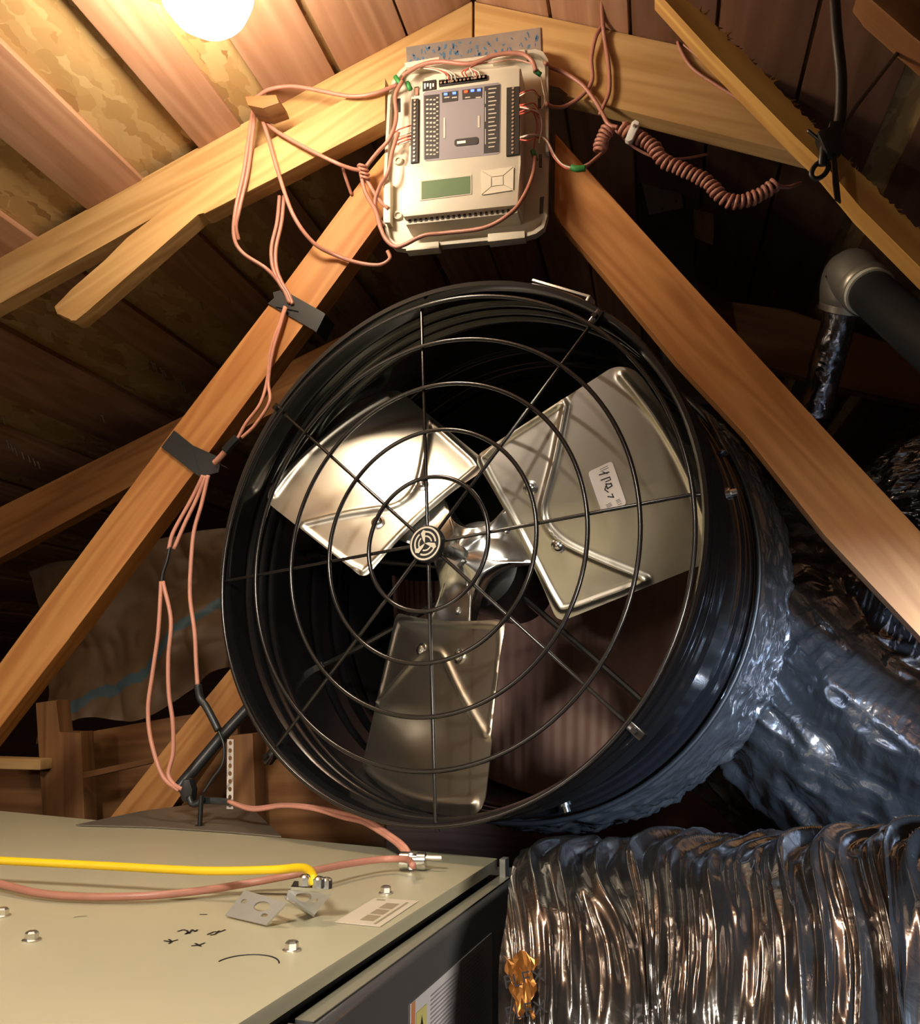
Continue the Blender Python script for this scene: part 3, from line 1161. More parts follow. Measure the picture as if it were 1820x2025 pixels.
# gathered sleeve around the drum's rear
nu, nv = 90, 420
z0s, z1s = .315, .465
d = folds(nu, nv, 21, 7, 60, .006)
q, _ = crumpled([local_to_world((0, z, 0)) for z in np.linspace(z0s, z1s, 20)],
                lambda t: R0 + .006 + .020 * math.sin(min(1, t * 1.25) * math.pi / 2) ** .8, nu, nv, d * np.linspace(.3, 1.5, nu)[:, None])
q.build('foil_sleeve', 'foil_black', duct, smooth=180)
q = MB().tube([local_to_world(((R0 + .012) * math.cos(t), .285, (R0 + .012) * math.sin(t))) for t in np.linspace(0, 2 * math.pi, 96, endpoint=False)], .0045, 6, close=True)
q.build('clamp_band', 'black_satin', duct, smooth=180)
# inner tub seen through the fan
q = MB()
pr = [(R0 - .012, .347), (R0 - .012, .61), (.01, .61)]
vsl = []
q.lathe(pr, (0, 0, 0), AX, 96, cap=False)
q.v = [tuple(local_to_world(p)) for p in q.v]
q.build('inner_wall', 'black_satin', duct, smooth=50)
# pleated brown liner in the throat, seen between the blades
q = MB()
nph, nz = 260, 30
for j in range(nz):
    for k in range(nph):
        ph = math.radians(-100 + 225 * k / (nph - 1))
        w_ = j / (nz - 1)
        r_ = .30 + .06 * w_ + .0035 * math.cos(2 * math.pi * k / 5.0)
        px_ = .03 + r_ * math.sin(ph)
        py_ = .43 + .42 * r_ * math.cos(ph)
        pz_ = -.385 + .47 * w_ - .05 * abs(math.sin(ph))
        rad = math.hypot(px_, pz_)
        lim = R0 - .018
        if rad > lim:
            px_, pz_ = px_ * lim / rad, pz_ * lim / rad
        q.v.append(tuple(local_to_world((px_, py_, pz_))))
q.f = [(j * nph + k, j * nph + k + 1, (j + 1) * nph + k + 1, (j + 1) * nph + k) for j in range(nz - 1) for k in range(nph - 1)]
q.mi = [0] * len(q.f)
tag(q.build('pleated_liner', 'liner', duct, smooth=60), 'brown pleated inner liner')
# the duct body going right
path = catmull([local_to_world(p) for p in ((.24, 1.05, .0), (.46, .90, -.15), (.74, .83, -.29), (1.05, .90, -.38), (1.5, 1.04, -.46), (2.0, 1.18, -.5))], 14)
nu, nv = 520, 420
d = .022 * ridged(nu, nv, 4, 15, 33, periodic=True) + .013 * ridged(nu, nv, 8, 31, 34, periodic=True) + .006 * ridged(nu, nv, 16, 60, 38, periodic=True)
for i in range(nu):
    d[i] = np.roll(d[i], int(10 * math.sin(i * .018) + .42 * i))
msk = np.clip(noise1(nu, nv, 11, 9, 39, periodic=True) + .4, 0, 1)
d += msk * (.0085 * ridged(nu, nv, 34, 17, 35, periodic=True)) + .0055 * noise1(nu, nv, 60, 44, 36, periodic=True) + .0036 * ridged(nu, nv, 57, 80, 40, periodic=True)
big = noise1(nu, nv, 6, 5, 77, periodic=True) * .030
q, _ = crumpled(path, lambda t: .312 - .02 * t, nu, nv, d + big)
q.build('foil_jacket', 'foil_black', duct, smooth=180)

# lower duct in front, lying across the bottom right
c0_ = PY(1400, 2165, 1.10)
DB_path = catmull([Vector((-.135, 1.10, c0_.z - .02)), Vector((-.05, 1.10, c0_.z - .01)), c0_, PY(1820, 2200, 1.06), PY(2300, 2250, 1.02)] + [Vector((xx_, 1.02 - .06 * (xx_ - .8), PY(2300, 2250, 1.02).z - .01)) for xx_ in (1.10, 1.40, 1.70)], 16)
nu, nv = 1180, 420
d = .010 * ridged(nu, nv, 54, 4, 51, periodic=True) + .010 * ridged(nu, nv, 126, 9, 52, periodic=True) + .0035 * ridged(nu, nv, 270, 16, 53, periodic=True) + .0022 * noise1(nu, nv, 200, 50, 54, periodic=True)
dd_ = np.zeros_like(d)
ui = np.arange(nu)
for j in range(nv):
    th = 2 * math.pi * j / nv
    sh_ = (14 * math.sin(th * 2 + .6) + 8 * math.sin(th * 5 + 1.1)) + (ui / 760) * 70 * math.sin(th)
    dd_[:, j] = np.interp(ui + sh_, ui, d[:, j])
d = dd_
d += noise1(nu, nv, 14, 5, 58, periodic=True) * .007
q, DBV = crumpled(DB_path, lambda t: .262 + .008 * t, nu, nv, d)
lowd = q.build('flexible_duct', 'foil_bright', smooth=180)
tag(lowd, 'crinkled shiny foil duct lying across the bottom right, beside the grey cabinet', 'duct')
# printed letters on its jacket, over a warm reflection painted as an orange patch
flat = DBV.reshape(-1, 3)
rel = flat - EYE
dep = rel @ FW
pxs = W / 2 + F * (rel @ RT) / dep
pys = H / 2 - F * (rel @ UP) / dep


def on_duct(px, py):
    k = np.where((np.abs(pxs - px) < 24) & (np.abs(pys - py) < 24))[0]
    t_ = np.sort(dep[k])[:12].mean() if len(k) else 1.0
    r = ray(px, py)
    return Vector(EYE + r * (t_ - .004))


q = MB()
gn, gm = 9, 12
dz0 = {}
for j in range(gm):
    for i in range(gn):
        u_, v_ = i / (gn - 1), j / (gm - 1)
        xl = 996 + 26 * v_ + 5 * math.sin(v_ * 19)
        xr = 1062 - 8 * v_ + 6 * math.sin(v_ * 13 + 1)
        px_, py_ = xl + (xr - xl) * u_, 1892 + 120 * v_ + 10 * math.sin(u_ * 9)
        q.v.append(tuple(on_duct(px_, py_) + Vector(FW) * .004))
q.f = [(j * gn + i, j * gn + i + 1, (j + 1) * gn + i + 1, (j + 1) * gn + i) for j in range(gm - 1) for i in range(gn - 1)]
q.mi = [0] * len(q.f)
c1, c2 = on_duct(1036, 1932), on_duct(1040, 1994)
for c_ in (c1, c2):
    text_mb(q, 'FLEX', lambda x_, y_, c_=c_: np.array(c_) - FW * .004 + RT * (x_ * .96 - y_ * .2) + UP * (y_ * .96 + x_ * .2), .0185, 1)
tag(q.build('print_and_reflection', ['orange_reflection', 'ink'], lowd, smooth=0), 'dark printed lettering over an orange reflection painted as a patch')

# foil duct end behind the right web beam
path = catmull([PY(1868, 880, 1.95), PY(1880, 950, 1.93), PY(1892, 1020, 1.91)], 12)
nu, nv = 120, 160
d = folds(nu, nv, 63, 7, 14, .012, slant=.3)
q, _ = crumpled(path, lambda t: .05 + .10 * math.sin(min(1, t * 2.2) * math.pi / 2), nu, nv, d)
tag(q.build('flexible_duct', 'foil_bright', smooth=180), 'crinkled foil duct end behind the right web beam at the right edge', 'duct')

# hanger strap under the ducts at the right edge
q = MB()
q.prism([PY(x_, y_, 1.18) for x_, y_ in [(1765, 1650), (1840, 1632), (1840, 1680), (1750, 1690)]], (0, .003, 0))
q.tube(catmull([PY(1766, 1650, 1.178), PY(1790, 1641, 1.177), PY(1840, 1634, 1.176)], 5), .004, 8)
tag(q.build('hanger_strap', 'dark_post'), 'dark strap bracket between the two big ducts at the right edge', 'strap')

# ------------------------------------------------------------------ vent pipe with elbow
root = empty('vent_pipe', PY(1640, 780, 1.80))
tag(root, 'grey pipe elbow joining a black pipe to a foil wrapped pipe, right side', 'pipe')
EB = PY(1684, 545, 1.72)
pA = PY(1850, 690, 1.50)
pB = PY(1617, 790, 1.86)
dA = (pA - EB).normalized()
dBn = (pB - EB).normalized()
q = MB()
pts = catmull([EB + dBn * .066, EB + dBn * .040, EB + (dA + dBn) * .004 - Vector((0, 0, -.004)), EB + dA * .040, EB + dA * .074], 8)
q.tube(pts, lambda t: .041 + .011 * math.sin(t * math.pi), 28)
q.lathe([(.043, .058), (.050, .060), (.050, .076), (.045, .080)], EB, dA, 28)
q.lathe([(.041, .054), (.045, .056), (.045, .068), (.041, .070)], EB, dBn, 28)
q.build('elbow', 'pipe_grey', root, smooth=60)
MB().lathe([(.046, .078), (.046, .088), (.041, .089)], EB, dA, 28).build('cement_ring', 'cement', root)
L_ = (pA - EB).length
MB().lathe([(.042, .084), (.042, 1.1)], EB, dA, 28).build('black_pipe', 'pipe_black', root)
nu, nv = 70, 60
d = folds(nu, nv, 81, 5, 4, .0016)
q, _ = crumpled([np.array(EB + dBn * t) for t in np.linspace(.06, (pB - EB).length + .03, 12)], lambda t: .032, nu, nv, d)
q.build('foil_wrap', 'foil_black', root, smooth=180)

# ------------------------------------------------------------------ kraft faced insulation, left rear
n1, n2 = 90, 70
corners = [PY(60, 1120, 2.25), PY(470, 1040, 2.2), PY(470, 1330, 2.1), PY(90, 1470, 2.12)]
hz = noise1(n1, n2, 4, 3, 91) * .05 + ridged(n1, n2, 6, 4, 92) * .014 + ridged(n1, n2, 14, 9, 93) * .004
q = MB()
for i in range(n1):
    for j in range(n2):
        s_, t_ = i / (n1 - 1), j / (n2 - 1)
        p = corners[0].lerp(corners[1], s_).lerp(corners[3].lerp(corners[2], s_), t_)
        q.v.append((p.x, p.y + hz[i, j], p.z + .03 * math.sin(s_ * 9) * t_))
stripe = lambda s_, t_: abs(t_ - (.98 - .50 * s_) - .012 * math.sin(s_ * 41)) < .034 and s_ > .08
for i in range(n1 - 1):
    for j in range(n2 - 1):
        q.f.append((i * n2 + j, (i + 1) * n2 + j, (i + 1) * n2 + j + 1, i * n2 + j + 1))
        q.mi.append(1 if stripe(i / n1, j / n2) else 0)
nq = len(q.f)
tag(q.build('insulation_batt', ['kraft', 'blue_tape'], smooth=180), 'crumpled brown kraft paper insulation with a faded blue stripe, left of the fan', 'insulation')

# ------------------------------------------------------------------ air handler cabinet
ZT = CZ - .24
K = PZ(985, 1697, ZT)
A2 = PZ(470, 2025, ZT)
eA = (A2 - K).normalized()
Bk = PZ(0, 1603, ZT)
eB = (Bk - K).normalized()
NA_ = Vector((-eA.y, eA.x, 0))
if NA_.dot(eB) > 0:
    NA_ = -NA_
FRF = frame_from(-eB, Vector((0, 0, 1)).cross(-eB), Vector((0, 0, 1)), (K + A2) / 2 - Vector((0, 0, ZT)))
unit = empty('furnace_cabinet', Matrix.Translation((K + eA * .5 + eB * .5) - Vector((0, 0, ZT))))
tag(unit, 'grey green sheet metal furnace cabinet filling the bottom left foreground', 'furnace')
LA, LB = 1.02, 1.35
dz = Vector((0, 0, 1))
ins = -NA_ * .012
q = MB().prism([K + ins + eA * .01 - dz * .015, K + ins + eA * (LA - .01) - dz * .015, K + eA * LA + eB * LB - dz * .015, K + eB * LB - dz * .015], -dz * (ZT - .02))
q.build('body', 'furnace_dark', unit)
q = MB().prism([K, K + eA * LA, K + eA * LA + eB * LB, K + eB * LB], -dz * .015, bevel=.0025)
q.build('top_panel', 'furnace_top', unit)
# thin darker sheet along the back of the top
q = MB().prism([PZ(x_, y_, ZT + .001) for x_, y_ in [(150, 1633), (280, 1606), (430, 1586), (500, 1602), (556, 1656), (440, 1646), (300, 1637)]], dz * .002)
q.build('rear_sheet', 'sheet_dark', unit)


def access(s0, s1, name, label=None):
    """front panels: a folded sheet standing a little proud of the body"""
    base = K + NA_ * .000 - dz * .024
    hh = .46
    prof_ = [(0, 0), (.014, 0), (.020, -.003), (.022, -.009), (.022, -hh), (0, -hh)]
    q = MB()
    q.prism([base + eA * s0 + NA_ * a - dz * -b_ for a, b_ in prof_], eA * (s1 - s0))
    o = q.build(name, ['furnace_side'], unit, smooth=50)
    return o


fl = K + NA_ * .022 - dz * .024
sgap = (PP(628, 1985, fl, NA_) - K).dot(eA)
p1 = access(-.002, sgap - .005, 'access_panel')
p2 = access(sgap + .005, 1.0, 'access_panel')
for pnl, s0, s1 in ((p1, -.002, sgap - .005), (p2, sgap + .005, 1.0)):
    q = MB()
    b0 = K - dz * .0238
    q.prism([b0 + eA * s0, b0 + eA * s1, b0 + eA * s1 + NA_ * .0165, b0 + eA * s0 + NA_ * .0165], dz * .0008)
    q.build('panel_flange', 'furnace_flange', pnl)
# corner trim at the far end
q = MB().prism([K + NA_ * .004 - eA * .012, K + NA_ * .012 - eA * .012, K + NA_ * .012 + eA * .006, K + NA_ * .004 + eA * .006], -dz * .03)
q.build('corner_clip', 'galv', unit)

# big printed sheet on the front panel
PN = np.array(NA_)
Pf = fl + NA_ * .0006


def onface(px, py, off=0.0):
    return PP(px, py, Pf + NA_ * off, PN)


q = MB()
e_ = [onface(812, 1978), onface(972, 1850)]
ex_ = (e_[1] - e_[0])
ex_.z = 0
exn = ex_.normalized()
L_ = ex_.length
slope_ = (e_[1].z - e_[0].z)
tl = e_[0]
tl = Vector((tl.x, tl.y, (e_[0].z + e_[1].z) / 2))


def st(u_, v_, off=0.0):
    p = tl + exn * u_ - dz * v_
    return p + NA_ * off


q.prism([st(0, 0), st(L_, 0), st(L_, .3), st(0, .3)], NA_ * .0006)
q.add([st(0, 0, .001), st(.010, 0, .001), st(.010, .3, .001), st(0, .3, .001)], [(0, 1, 2, 3)], 2)
q.add([st(.012, .012, .0012), st(.040, .012, .0012), st(.040, .045, .0012), st(.012, .045, .0012)], [(0, 1, 2, 3)], 3)
q.add([st(.018, .039, .0015), st(.034, .039, .0015), st(.026, .018, .0015)], [(0, 1, 2)], 4)
random.seed(5)
for c_ in range(2):
    v_ = .008
    while v_ < .28:
        x0 = .050 + c_ * (L_ - .06) / 2
        x1 = x0 + (L_ - .075) / 2 * random.uniform(.7, 1)
        q.add([st(x0, v_, .0012), st(x1, v_, .0012), st(x1, v_ + .0014, .0012), st(x0, v_ + .0014, .0012)], [(0, 1, 2, 3)], 1)
        v_ += .0042
q.add([st(.048 + (L_ - .06) / 2 - .004, .004, .0012), st(.048 + (L_ - .06) / 2 - .002, .004, .0012), st(.048 + (L_ - .06) / 2 - .002, .29, .0012), st(.048 + (L_ - .06) / 2 - .004, .29, .0012)], [(0, 1, 2, 3)], 1)
tag(q.build('instruction_sheet', ['sticker_white', 'print_line', 'warn_orange', 'warn_yellow', 'ink'], unit, smooth=0), 'glossy white printed instruction sheet')

# hex screws
for p_ in [(577, 1880), (62, 1860), (4, 1812), (763, 1767)]:
    c_ = PZ(*p_, ZT)
    q = MB().lathe([(.0085, 0), (.0085, .0012), (.0068, .002)], c_, dz, 20)
    q.lathe([(.0062, .002), (.0062, .0068), (.0045, .0085), (.0008, .0088)], c_, dz, 6)
    q.build('screw', 'screw_metal', unit, smooth=20)
# knockout arc
kc = PZ(488, 1908, ZT)
q = MB()
P_ = [kc + Vector((.027 * math.cos(t), .027 * math.sin(t), .0002)) for t in np.linspace(math.radians(20), math.radians(175), 30)]
q.tube(P_, .0007, 6)
q.build('knockout', 'furnace_dark', unit)
# paper sticker with print
q = MB()
sp = [PZ(x_, y_, ZT + .0006) for x_, y_ in [(742, 1776), (828, 1782), (752, 1833), (662, 1824)]]
q.prism(sp, dz * .0004)


def sq(u_, v_, z_=.0012):
    p = sp[0].lerp(sp[1], u_).lerp(sp[3].lerp(sp[2], u_), v_)
    return Vector((p.x, p.y, ZT + z_))


for u0, u1, v0, v1 in ((.42, .72, .18, .40), (.42, .72, .44, .62), (.42, .72, .66, .86), (.80, .86, .1, .95), (.1, .3, .05, .1)):
    q.add([sq(u0, v0), sq(u1, v0), sq(u1, v1), sq(u0, v1)], [(0, 1, 2, 3)], 1)
tag(q.build('rating_sticker', ['sticker', 'sticker_print'], unit, smooth=0), 'cream printed sticker')
# pen marks
q = MB()


def pen(P, w_=.0011):
    P = [PZ(x_, y_, ZT + .0005) for x_, y_ in P]
    for a, b2 in zip(P[:-1], P[1:]):
        dd = (b2 - a)
        if dd.length < 1e-6:
            continue
        dd = dd.normalized()
        nn_ = Vector((-dd.y, dd.x, 0)) * w_
        q.add([a + nn_, b2 + nn_, b2 - nn_, a - nn_], [(0, 1, 2, 3)])


pen([(351, 1842), (362, 1838), (370, 1840), (372, 1844), (366, 1847), (375, 1843)])
pen([(374, 1846), (380, 1838), (386, 1842), (391, 1838)])
pen([(410, 1848), (424, 1842), (434, 1843), (446, 1838)])
pen([(416, 1849), (426, 1847), (434, 1840)])
pen([(324, 1860), (338, 1862), (352, 1858)])
pen([(334, 1857), (340, 1862), (334, 1866)])
pen([(378, 1870), (392, 1869), (406, 1864)])
pen([(386, 1865), (393, 1869), (398, 1871)])
pen([(395, 1808), (410, 1808)])
pen([(145, 1814), (156, 1812), (172, 1811)], .0006)
q.build('pen_marks', 'ink', unit, smooth=0)['kind'] = 'stuff'
# cable connectors screwed in the top
c_ = PZ(818, 1722, ZT)
conn = empty('cable_clamp', c_)
tag(conn, 'small zinc cable clamp where the brown cable pair meets the cabinet top', 'clamp')
axc = Vector((1, .1, 0)).normalized()
q = MB().lathe([(.009, -.018), (.011, -.017), (.011, -.006), (.0085, -.005), (.0085, .004), (.0105, .005), (.0105, .015), (.008, .016)], c_ + dz * .012, axc, 20)
q.build('clamp_body', 'zinc', conn)
q = MB().lathe([(.003, .010), (.003, .036)], c_ + dz * .016, axc, 10)
q.lathe([(.0045, -.004), (.0045, .016)], c_ + dz * .006 - axc * .004, dz, 8)
q.build('clamp_screw', 'screw_metal', conn)

# bent bracket with holes lying on top
br = empty('metal_bracket', PZ(530, 1800, ZT))
tag(br, 'bent galvanised bracket plates with round holes holding the yellow cable', 'bracket')


def holed_plate(P4, holes, th, name, parent, mat_='galv'):
    """P4: corner points; holes: (u, v, ru, rv), cut right through."""
    P4 = [Vector(p) for p in P4]
    nrm = (P4[1] - P4[0]).cross(P4[3] - P4[0]).normalized()
    cu = bpy.data.curves.new('t', 'CURVE')
    cu.dimensions = '2D'
    cu.fill_mode = 'BOTH'
    cu.extrude = th / 2
    loops = [[(0, 0), (1, 0), (1, 1), (0, 1)]]
    for hu, hv, ru, rv in holes:
        loops.append([(hu + ru * math.cos(a), hv + rv * math.sin(a)) for a in np.linspace(0, 2 * math.pi, 20, endpoint=False)])
    for lp in loops:
        sp_ = cu.splines.new('POLY')
        sp_.points.add(len(lp) - 1)
        for k, (a, b2) in enumerate(lp):
            sp_.points[k].co = (a, b2, 0, 1)
        sp_.use_cyclic_u = True
    ob = bpy.data.objects.new('t', cu)
    COL.objects.link(ob)
    dg = bpy.context.evaluated_depsgraph_get()
    me = bpy.data.meshes.new_from_object(ob.evaluated_get(dg))
    q = MB()
    vs = []
    for v in me.vertices:
        u_, v_ = v.co.x, v.co.y
        vs.append(P4[0].lerp(P4[1], u_).lerp(P4[3].lerp(P4[2], u_), v_) + nrm * v.co.z)
    q.add(vs, [tuple(p.vertices) for p in me.polygons])
    bpy.data.objects.remove(ob)
    bpy.data.curves.remove(cu)
    bpy.data.meshes.remove(me)
    return q.build(name, mat_, parent, smooth=30)


holed_plate([PZ(446, 1811, ZT + .002), PZ(527, 1830, ZT + .002), PZ(569, 1786, ZT + .022), PZ(485, 1761, ZT + .024)],
            [(.60, .62, .17, .20), (.17, .62, .07, .09), (.80, .33, .07, .08)], .0018, 'bracket_plate', br)
holed_plate([PZ(570, 1760, ZT + .030), PZ(655, 1768, ZT + .022), PZ(621, 1810, ZT + .002), PZ(566, 1778, ZT + .022)],
            [(.42, .38, .20, .30), (.75, .40, .06, .09)], .0018, 'bracket_plate', br)
holed_plate([PZ(563, 1775, ZT + .022), PZ(584, 1786, ZT + .022), PZ(622, 1812, ZT + .001), PZ(606, 1806, ZT + .001)],
            [], .0018, 'bracket_tab', br)
for p_, h_ in (((603, 1742), .040), ((630, 1746), .038), ((645, 1748), .036)):
    c_ = PZ(p_[0], p_[1], ZT + h_)
    MB().lathe([(.0065, -.004), (.0065, .004), (.004, .006), (.001, .0065)], c_, dz, 8).build('clamp_nut', 'zinc', br)
q = MB().prism([PZ(582, 1748, ZT + .034), PZ(648, 1752, ZT + .032), PZ(644, 1764, ZT + .030), PZ(575, 1760, ZT + .032)], dz * .003)
q.build('clamp_strap', 'zinc', br)


def cable(name, label, pts, r, mat_, cat='cable', n_=9, seg=8, group=None):
    q = MB().tube(catmull(pts, n_), r, seg)
    o = q.build(name, mat_, smooth=180)
    tag(o, label, cat, group)
    return o


def zpts(P, h):
    return [PZ(x_, y_, ZT + (h if not isinstance(h, (list, tuple)) else h[i])) for i, (x_, y_) in enumerate(P)]


cable('yellow_cable', 'thick yellow cable running across the cabinet top from the left edge',
      zpts([(-60, 1699), (0, 1702), (200, 1712), (400, 1722), (540, 1720), (592, 1716), (612, 1722), (620, 1736), (622, 1750)], [.030, .030, .030, .030, .034, .040, .042, .042, .036]), .0046, 'cable_yellow', seg=12)
cable('brown_cable', 'thick brown cable sagging across the cabinet top below the yellow one',
      zpts([(-60, 1736), (0, 1748), (60, 1763), (120, 1771), (200, 1774), (300, 1771), (400, 1761), (500, 1745), (600, 1726), (690, 1708), (760, 1699), (805, 1700), (817, 1712)], [.012, .010, .008, .007, .007, .008, .009, .012, .022, .020, .018, .020, .020]), .0042, 'cable_brown', seg=12)
for k, (dx, dy, lb) in enumerate(((0, 0, 'upper of two pinkish cables arching from black clip to zinc clamp on the cabinet'), (1, 9, 'lower of two pinkish cables arching from black clip to zinc clamp on the cabinet'))):
    P = [(452, 1585), (500, 1598), (560, 1592), (620, 1596), (680, 1608), (720, 1618), (770, 1650), (802, 1676), (814, 1705), (818, 1718)]
    Yk = [1.40, 1.38, 1.36, 1.33, 1.30, 1.27, 1.22, 1.18, 1.165, 1.16]
    w_ = [0, .3, .2, .4, 1, 1, .8, .6, 1, 1]
    cable('pink_cable', lb, [PY(px + dx * (-7 if i > 6 else 0) * w_[i], py + dy * w_[i] * (1 if i < 8 else 0), y_ - .003 * k) for i, ((px, py), y_) in enumerate(zip(P, Yk))], .0036, 'cable_pink')

# ------------------------------------------------------------------ control panel on the truss peak
panel = empty('control_panel', PY(920, 490, YT - .02))
tag(panel, 'open cream heating zone control panel with a green display, at the truss peak', 'control panel')


def pp(q, px, y0, y1, mi=0, bevel=0.0):
    return q.prism([PY(x_, y_, y0) for x_, y_ in px], (0, y1 - y0, 0), mi, bevel)


outline = [(790, 140), (800, 131), (1060, 97), (1074, 102), (1084, 118), (1085, 300), (1083, 425), (1076, 450), (1060, 462), (1040, 468), (800, 492), (780, 489), (766, 476), (758, 440), (759, 350), (767, 190), (776, 160)]
pp(MB(), outline, YT - .020, YT - .004, bevel=.002).build('base_plate', 'cream', panel)
# standing rim
q = MB()
cen = (920, 300)
for i in range(len(outline)):
    a, b_ = outline[i], outline[(i + 1) % len(outline)]
    a2 = (a[0] + (cen[0] - a[0]) * .035, a[1] + (cen[1] - a[1]) * .035)
    b2 = (b_[0] + (cen[0] - b_[0]) * .035, b_[1] + (cen[1] - b_[1]) * .035)
    if i == 5:
        continue
    pp(q, [a, b_, b2, a2], YT - .036, YT - .019)
q.build('rim', 'cream_dark', panel, smooth=0)
for px in ([(970, 106), (1038, 97), (1040, 108), (972, 117)], [(800, 124), (868, 112), (870, 122), (802, 134)], [(803, 483), (868, 477), (868, 490), (803, 496)], [(965, 462), (1038, 456), (1038, 470), (965, 478)], [(760, 355), (772, 355), (772, 440), (760, 440)]):
    pp(MB(), px, YT - .040, YT - .018, bevel=.001).build('snap_tab', 'cream', panel)
for px in ([(1064, 190), (1070, 190), (1070, 212), (1064, 212)], [(1066, 305), (1072, 305), (1072, 330), (1066, 330)], [(1068, 390), (1076, 388), (1074, 420), (1067, 422)], [(785, 195), (792, 194), (792, 220), (785, 221)], [(820, 172), (828, 171), (828, 188), (820, 189)], [(975, 468), (1015, 463), (1015, 468), (975, 473)]):
    pp(MB(), px, YT - .0385, YT - .036).build('slot', 'terminal', panel)
for p_ in ((789, 320), (788, 428)):
    MB().lathe([(.008, 0), (.008, -.006), (.005, -.006), (.005, -.003), (.001, -.003)], PY(*p_, YT - .02), AX, 16).build('boss', 'cream_dark', panel)
FB = YT - .075
pp(MB(), [(797, 429), (1027, 405), (1030, 320), (1031, 134), (1022, 127), (860, 147), (838, 153), (832, 186), (812, 190), (812, 322), (799, 327)], FB, YT - .019, bevel=.004).build('cover_block', 'cream', panel, smooth=40)
pp(MB(), [(797, 430), (1027, 406), (1024, 421), (803, 445)], FB + .012, YT - .02, bevel=.002).build('vent_lip', 'cream', panel)
for k in range(20):
    t = k / 19
    x_, y_ = 810 + t * 206, 433.5 - t * 21
    pp(MB(), [(x_ - 2, y_ - 5), (x_ + 2.4, y_ - 5.4), (x_ + 2.4, y_ + 6), (x_ - 2, y_ + 6.4)], FB + .0105, FB + .013).build('vent_slot', 'terminal', panel, smooth=0)
# recessed label bay
q = pp(MB(), [(837, 186), (842, 181), (986, 163), (991, 167), (989, 301), (985, 305), (843, 319), (838, 315)], FB - .0006, FB + .001)
q.build('label_sheet', 'panel_grey', panel, smooth=0)
lb_y = FB - .0012
q = pp(MB(), [(839, 189), (869, 186), (868, 312), (840, 315)], lb_y, FB)
pp(q, [(958, 171), (989, 167), (987, 300), (957, 303)], lb_y, FB)
pp(q, [(874, 183), (906, 179), (906, 199), (875, 203)], lb_y, FB)
pp(q, [(914, 178), (954, 173), (953, 193), (915, 197)], lb_y, FB)
random.seed(9)
for i in range(13):
    y_ = 195 + i * 9
    for x0 in (843, 850, 857):
        pp(q, [(x0, y_ + 1), (x0 + 4.5, y_ + .5), (x0 + 4.5, y_ + 3 + (i % 3) * .6), (x0, y_ + 3.5 + (i % 3) * .6)], lb_y - .0004, FB, 1)
    pp(q, [(863, y_ - 3), (867, y_ - 3.4), (867, y_ - 1), (863, y_ - .6)], lb_y - .0004, FB, 1)
for i in range(15):
    y_ = 175 + i * 8.2
    pp(q, [(966, y_), (982 - (i % 3) * 2, y_ - 2 + (i % 3) * .25), (982 - (i % 3) * 2, y_ + .2 + (i % 3) * .25), (966, y_ + 2.2)], lb_y - .0004, FB, 1)
for y0, y1 in ((180, 205), (212, 240), (255, 285)):
    pp(q, [(959.5, y0), (961, y0), (961, y1), (959.5, y1)], lb_y - .0004, FB, 1)
for x_ in (879, 894, 920, 941):
    pp(q, [(x_, 192), (x_ + 10, 190.8), (x_ + 10, 193), (x_, 194.2)], lb_y - .0004, FB, 1)
pp(q, [(877, 233), (881, 232.6), (881, 273), (877, 273.4)], lb_y - .0002, FB, 1)
pp(q, [(945, 229), (949, 228.6), (949, 252), (945, 252.4)], lb_y - .0002, FB, 1)
q.build('terminal_legend', ['label_dark', 'cream_dark'], panel, smooth=0)
for x_, y_, mm in ((878, 184, 'led_blue'), (895, 182, 'led_blue'), (918, 179, 'led_red'), (931, 177, 'led_blue'), (944, 176, 'led_blue')):
    pp(MB(), [(x_, y_), (x_ + 7, y_ - .8), (x_ + 7, y_ + 3.4), (x_, y_ + 4.2)], lb_y - .0014, FB).build('indicator_light', mm, panel)
q = pp(MB(), [(899, 278), (903, 275), (943, 270.5), (946, 273), (946, 282), (943, 285), (903, 289), (899, 286)], lb_y - .0006, FB, 0)
pp(q, [(904, 279.5), (921, 277.6), (921, 282.6), (904, 284.6)], lb_y - .0012, FB, 1)
q.build('toggle_slot', ['label_dark', 'white'], panel, smooth=0)
pp(MB(), [(831, 357), (933, 345), (933, 384), (831, 397)], FB - .0010, FB + .001).build('display_bezel', 'cream_dark', panel, smooth=0)
tag(pp(MB(), [(834, 359), (930, 348), (930, 382), (834, 394)], FB - .0016, FB + .001).build('display', 'lcd', panel, smooth=0), 'blank green display')
pp(MB(), [(951, 337), (1018, 328), (1017, 377), (951, 387)], FB - .0004, FB + .001).build('keypad_well', 'cream_dark', panel, smooth=0)
ko = [(952, 338), (1017, 329), (1016, 376), (952, 386)]
ki = [(972, 350), (996, 347), (996, 366), (972, 369)]
sh = lambda P_, k_: [(sum(p[0] for p in P_) / len(P_) * k_ + p[0] * (1 - k_), sum(p[1] for p in P_) / len(P_) * k_ + p[1] * (1 - k_)) for p in P_]
for i in range(4):
    j = (i + 1) % 4
    pp(MB(), sh([ko[i], ko[j], ki[j], ki[i]], .07), FB - .002, FB).build('key', 'cream', panel, smooth=0)
pp(MB(), sh(ki, .1), FB - .002, FB).build('key', 'cream', panel, smooth=0)


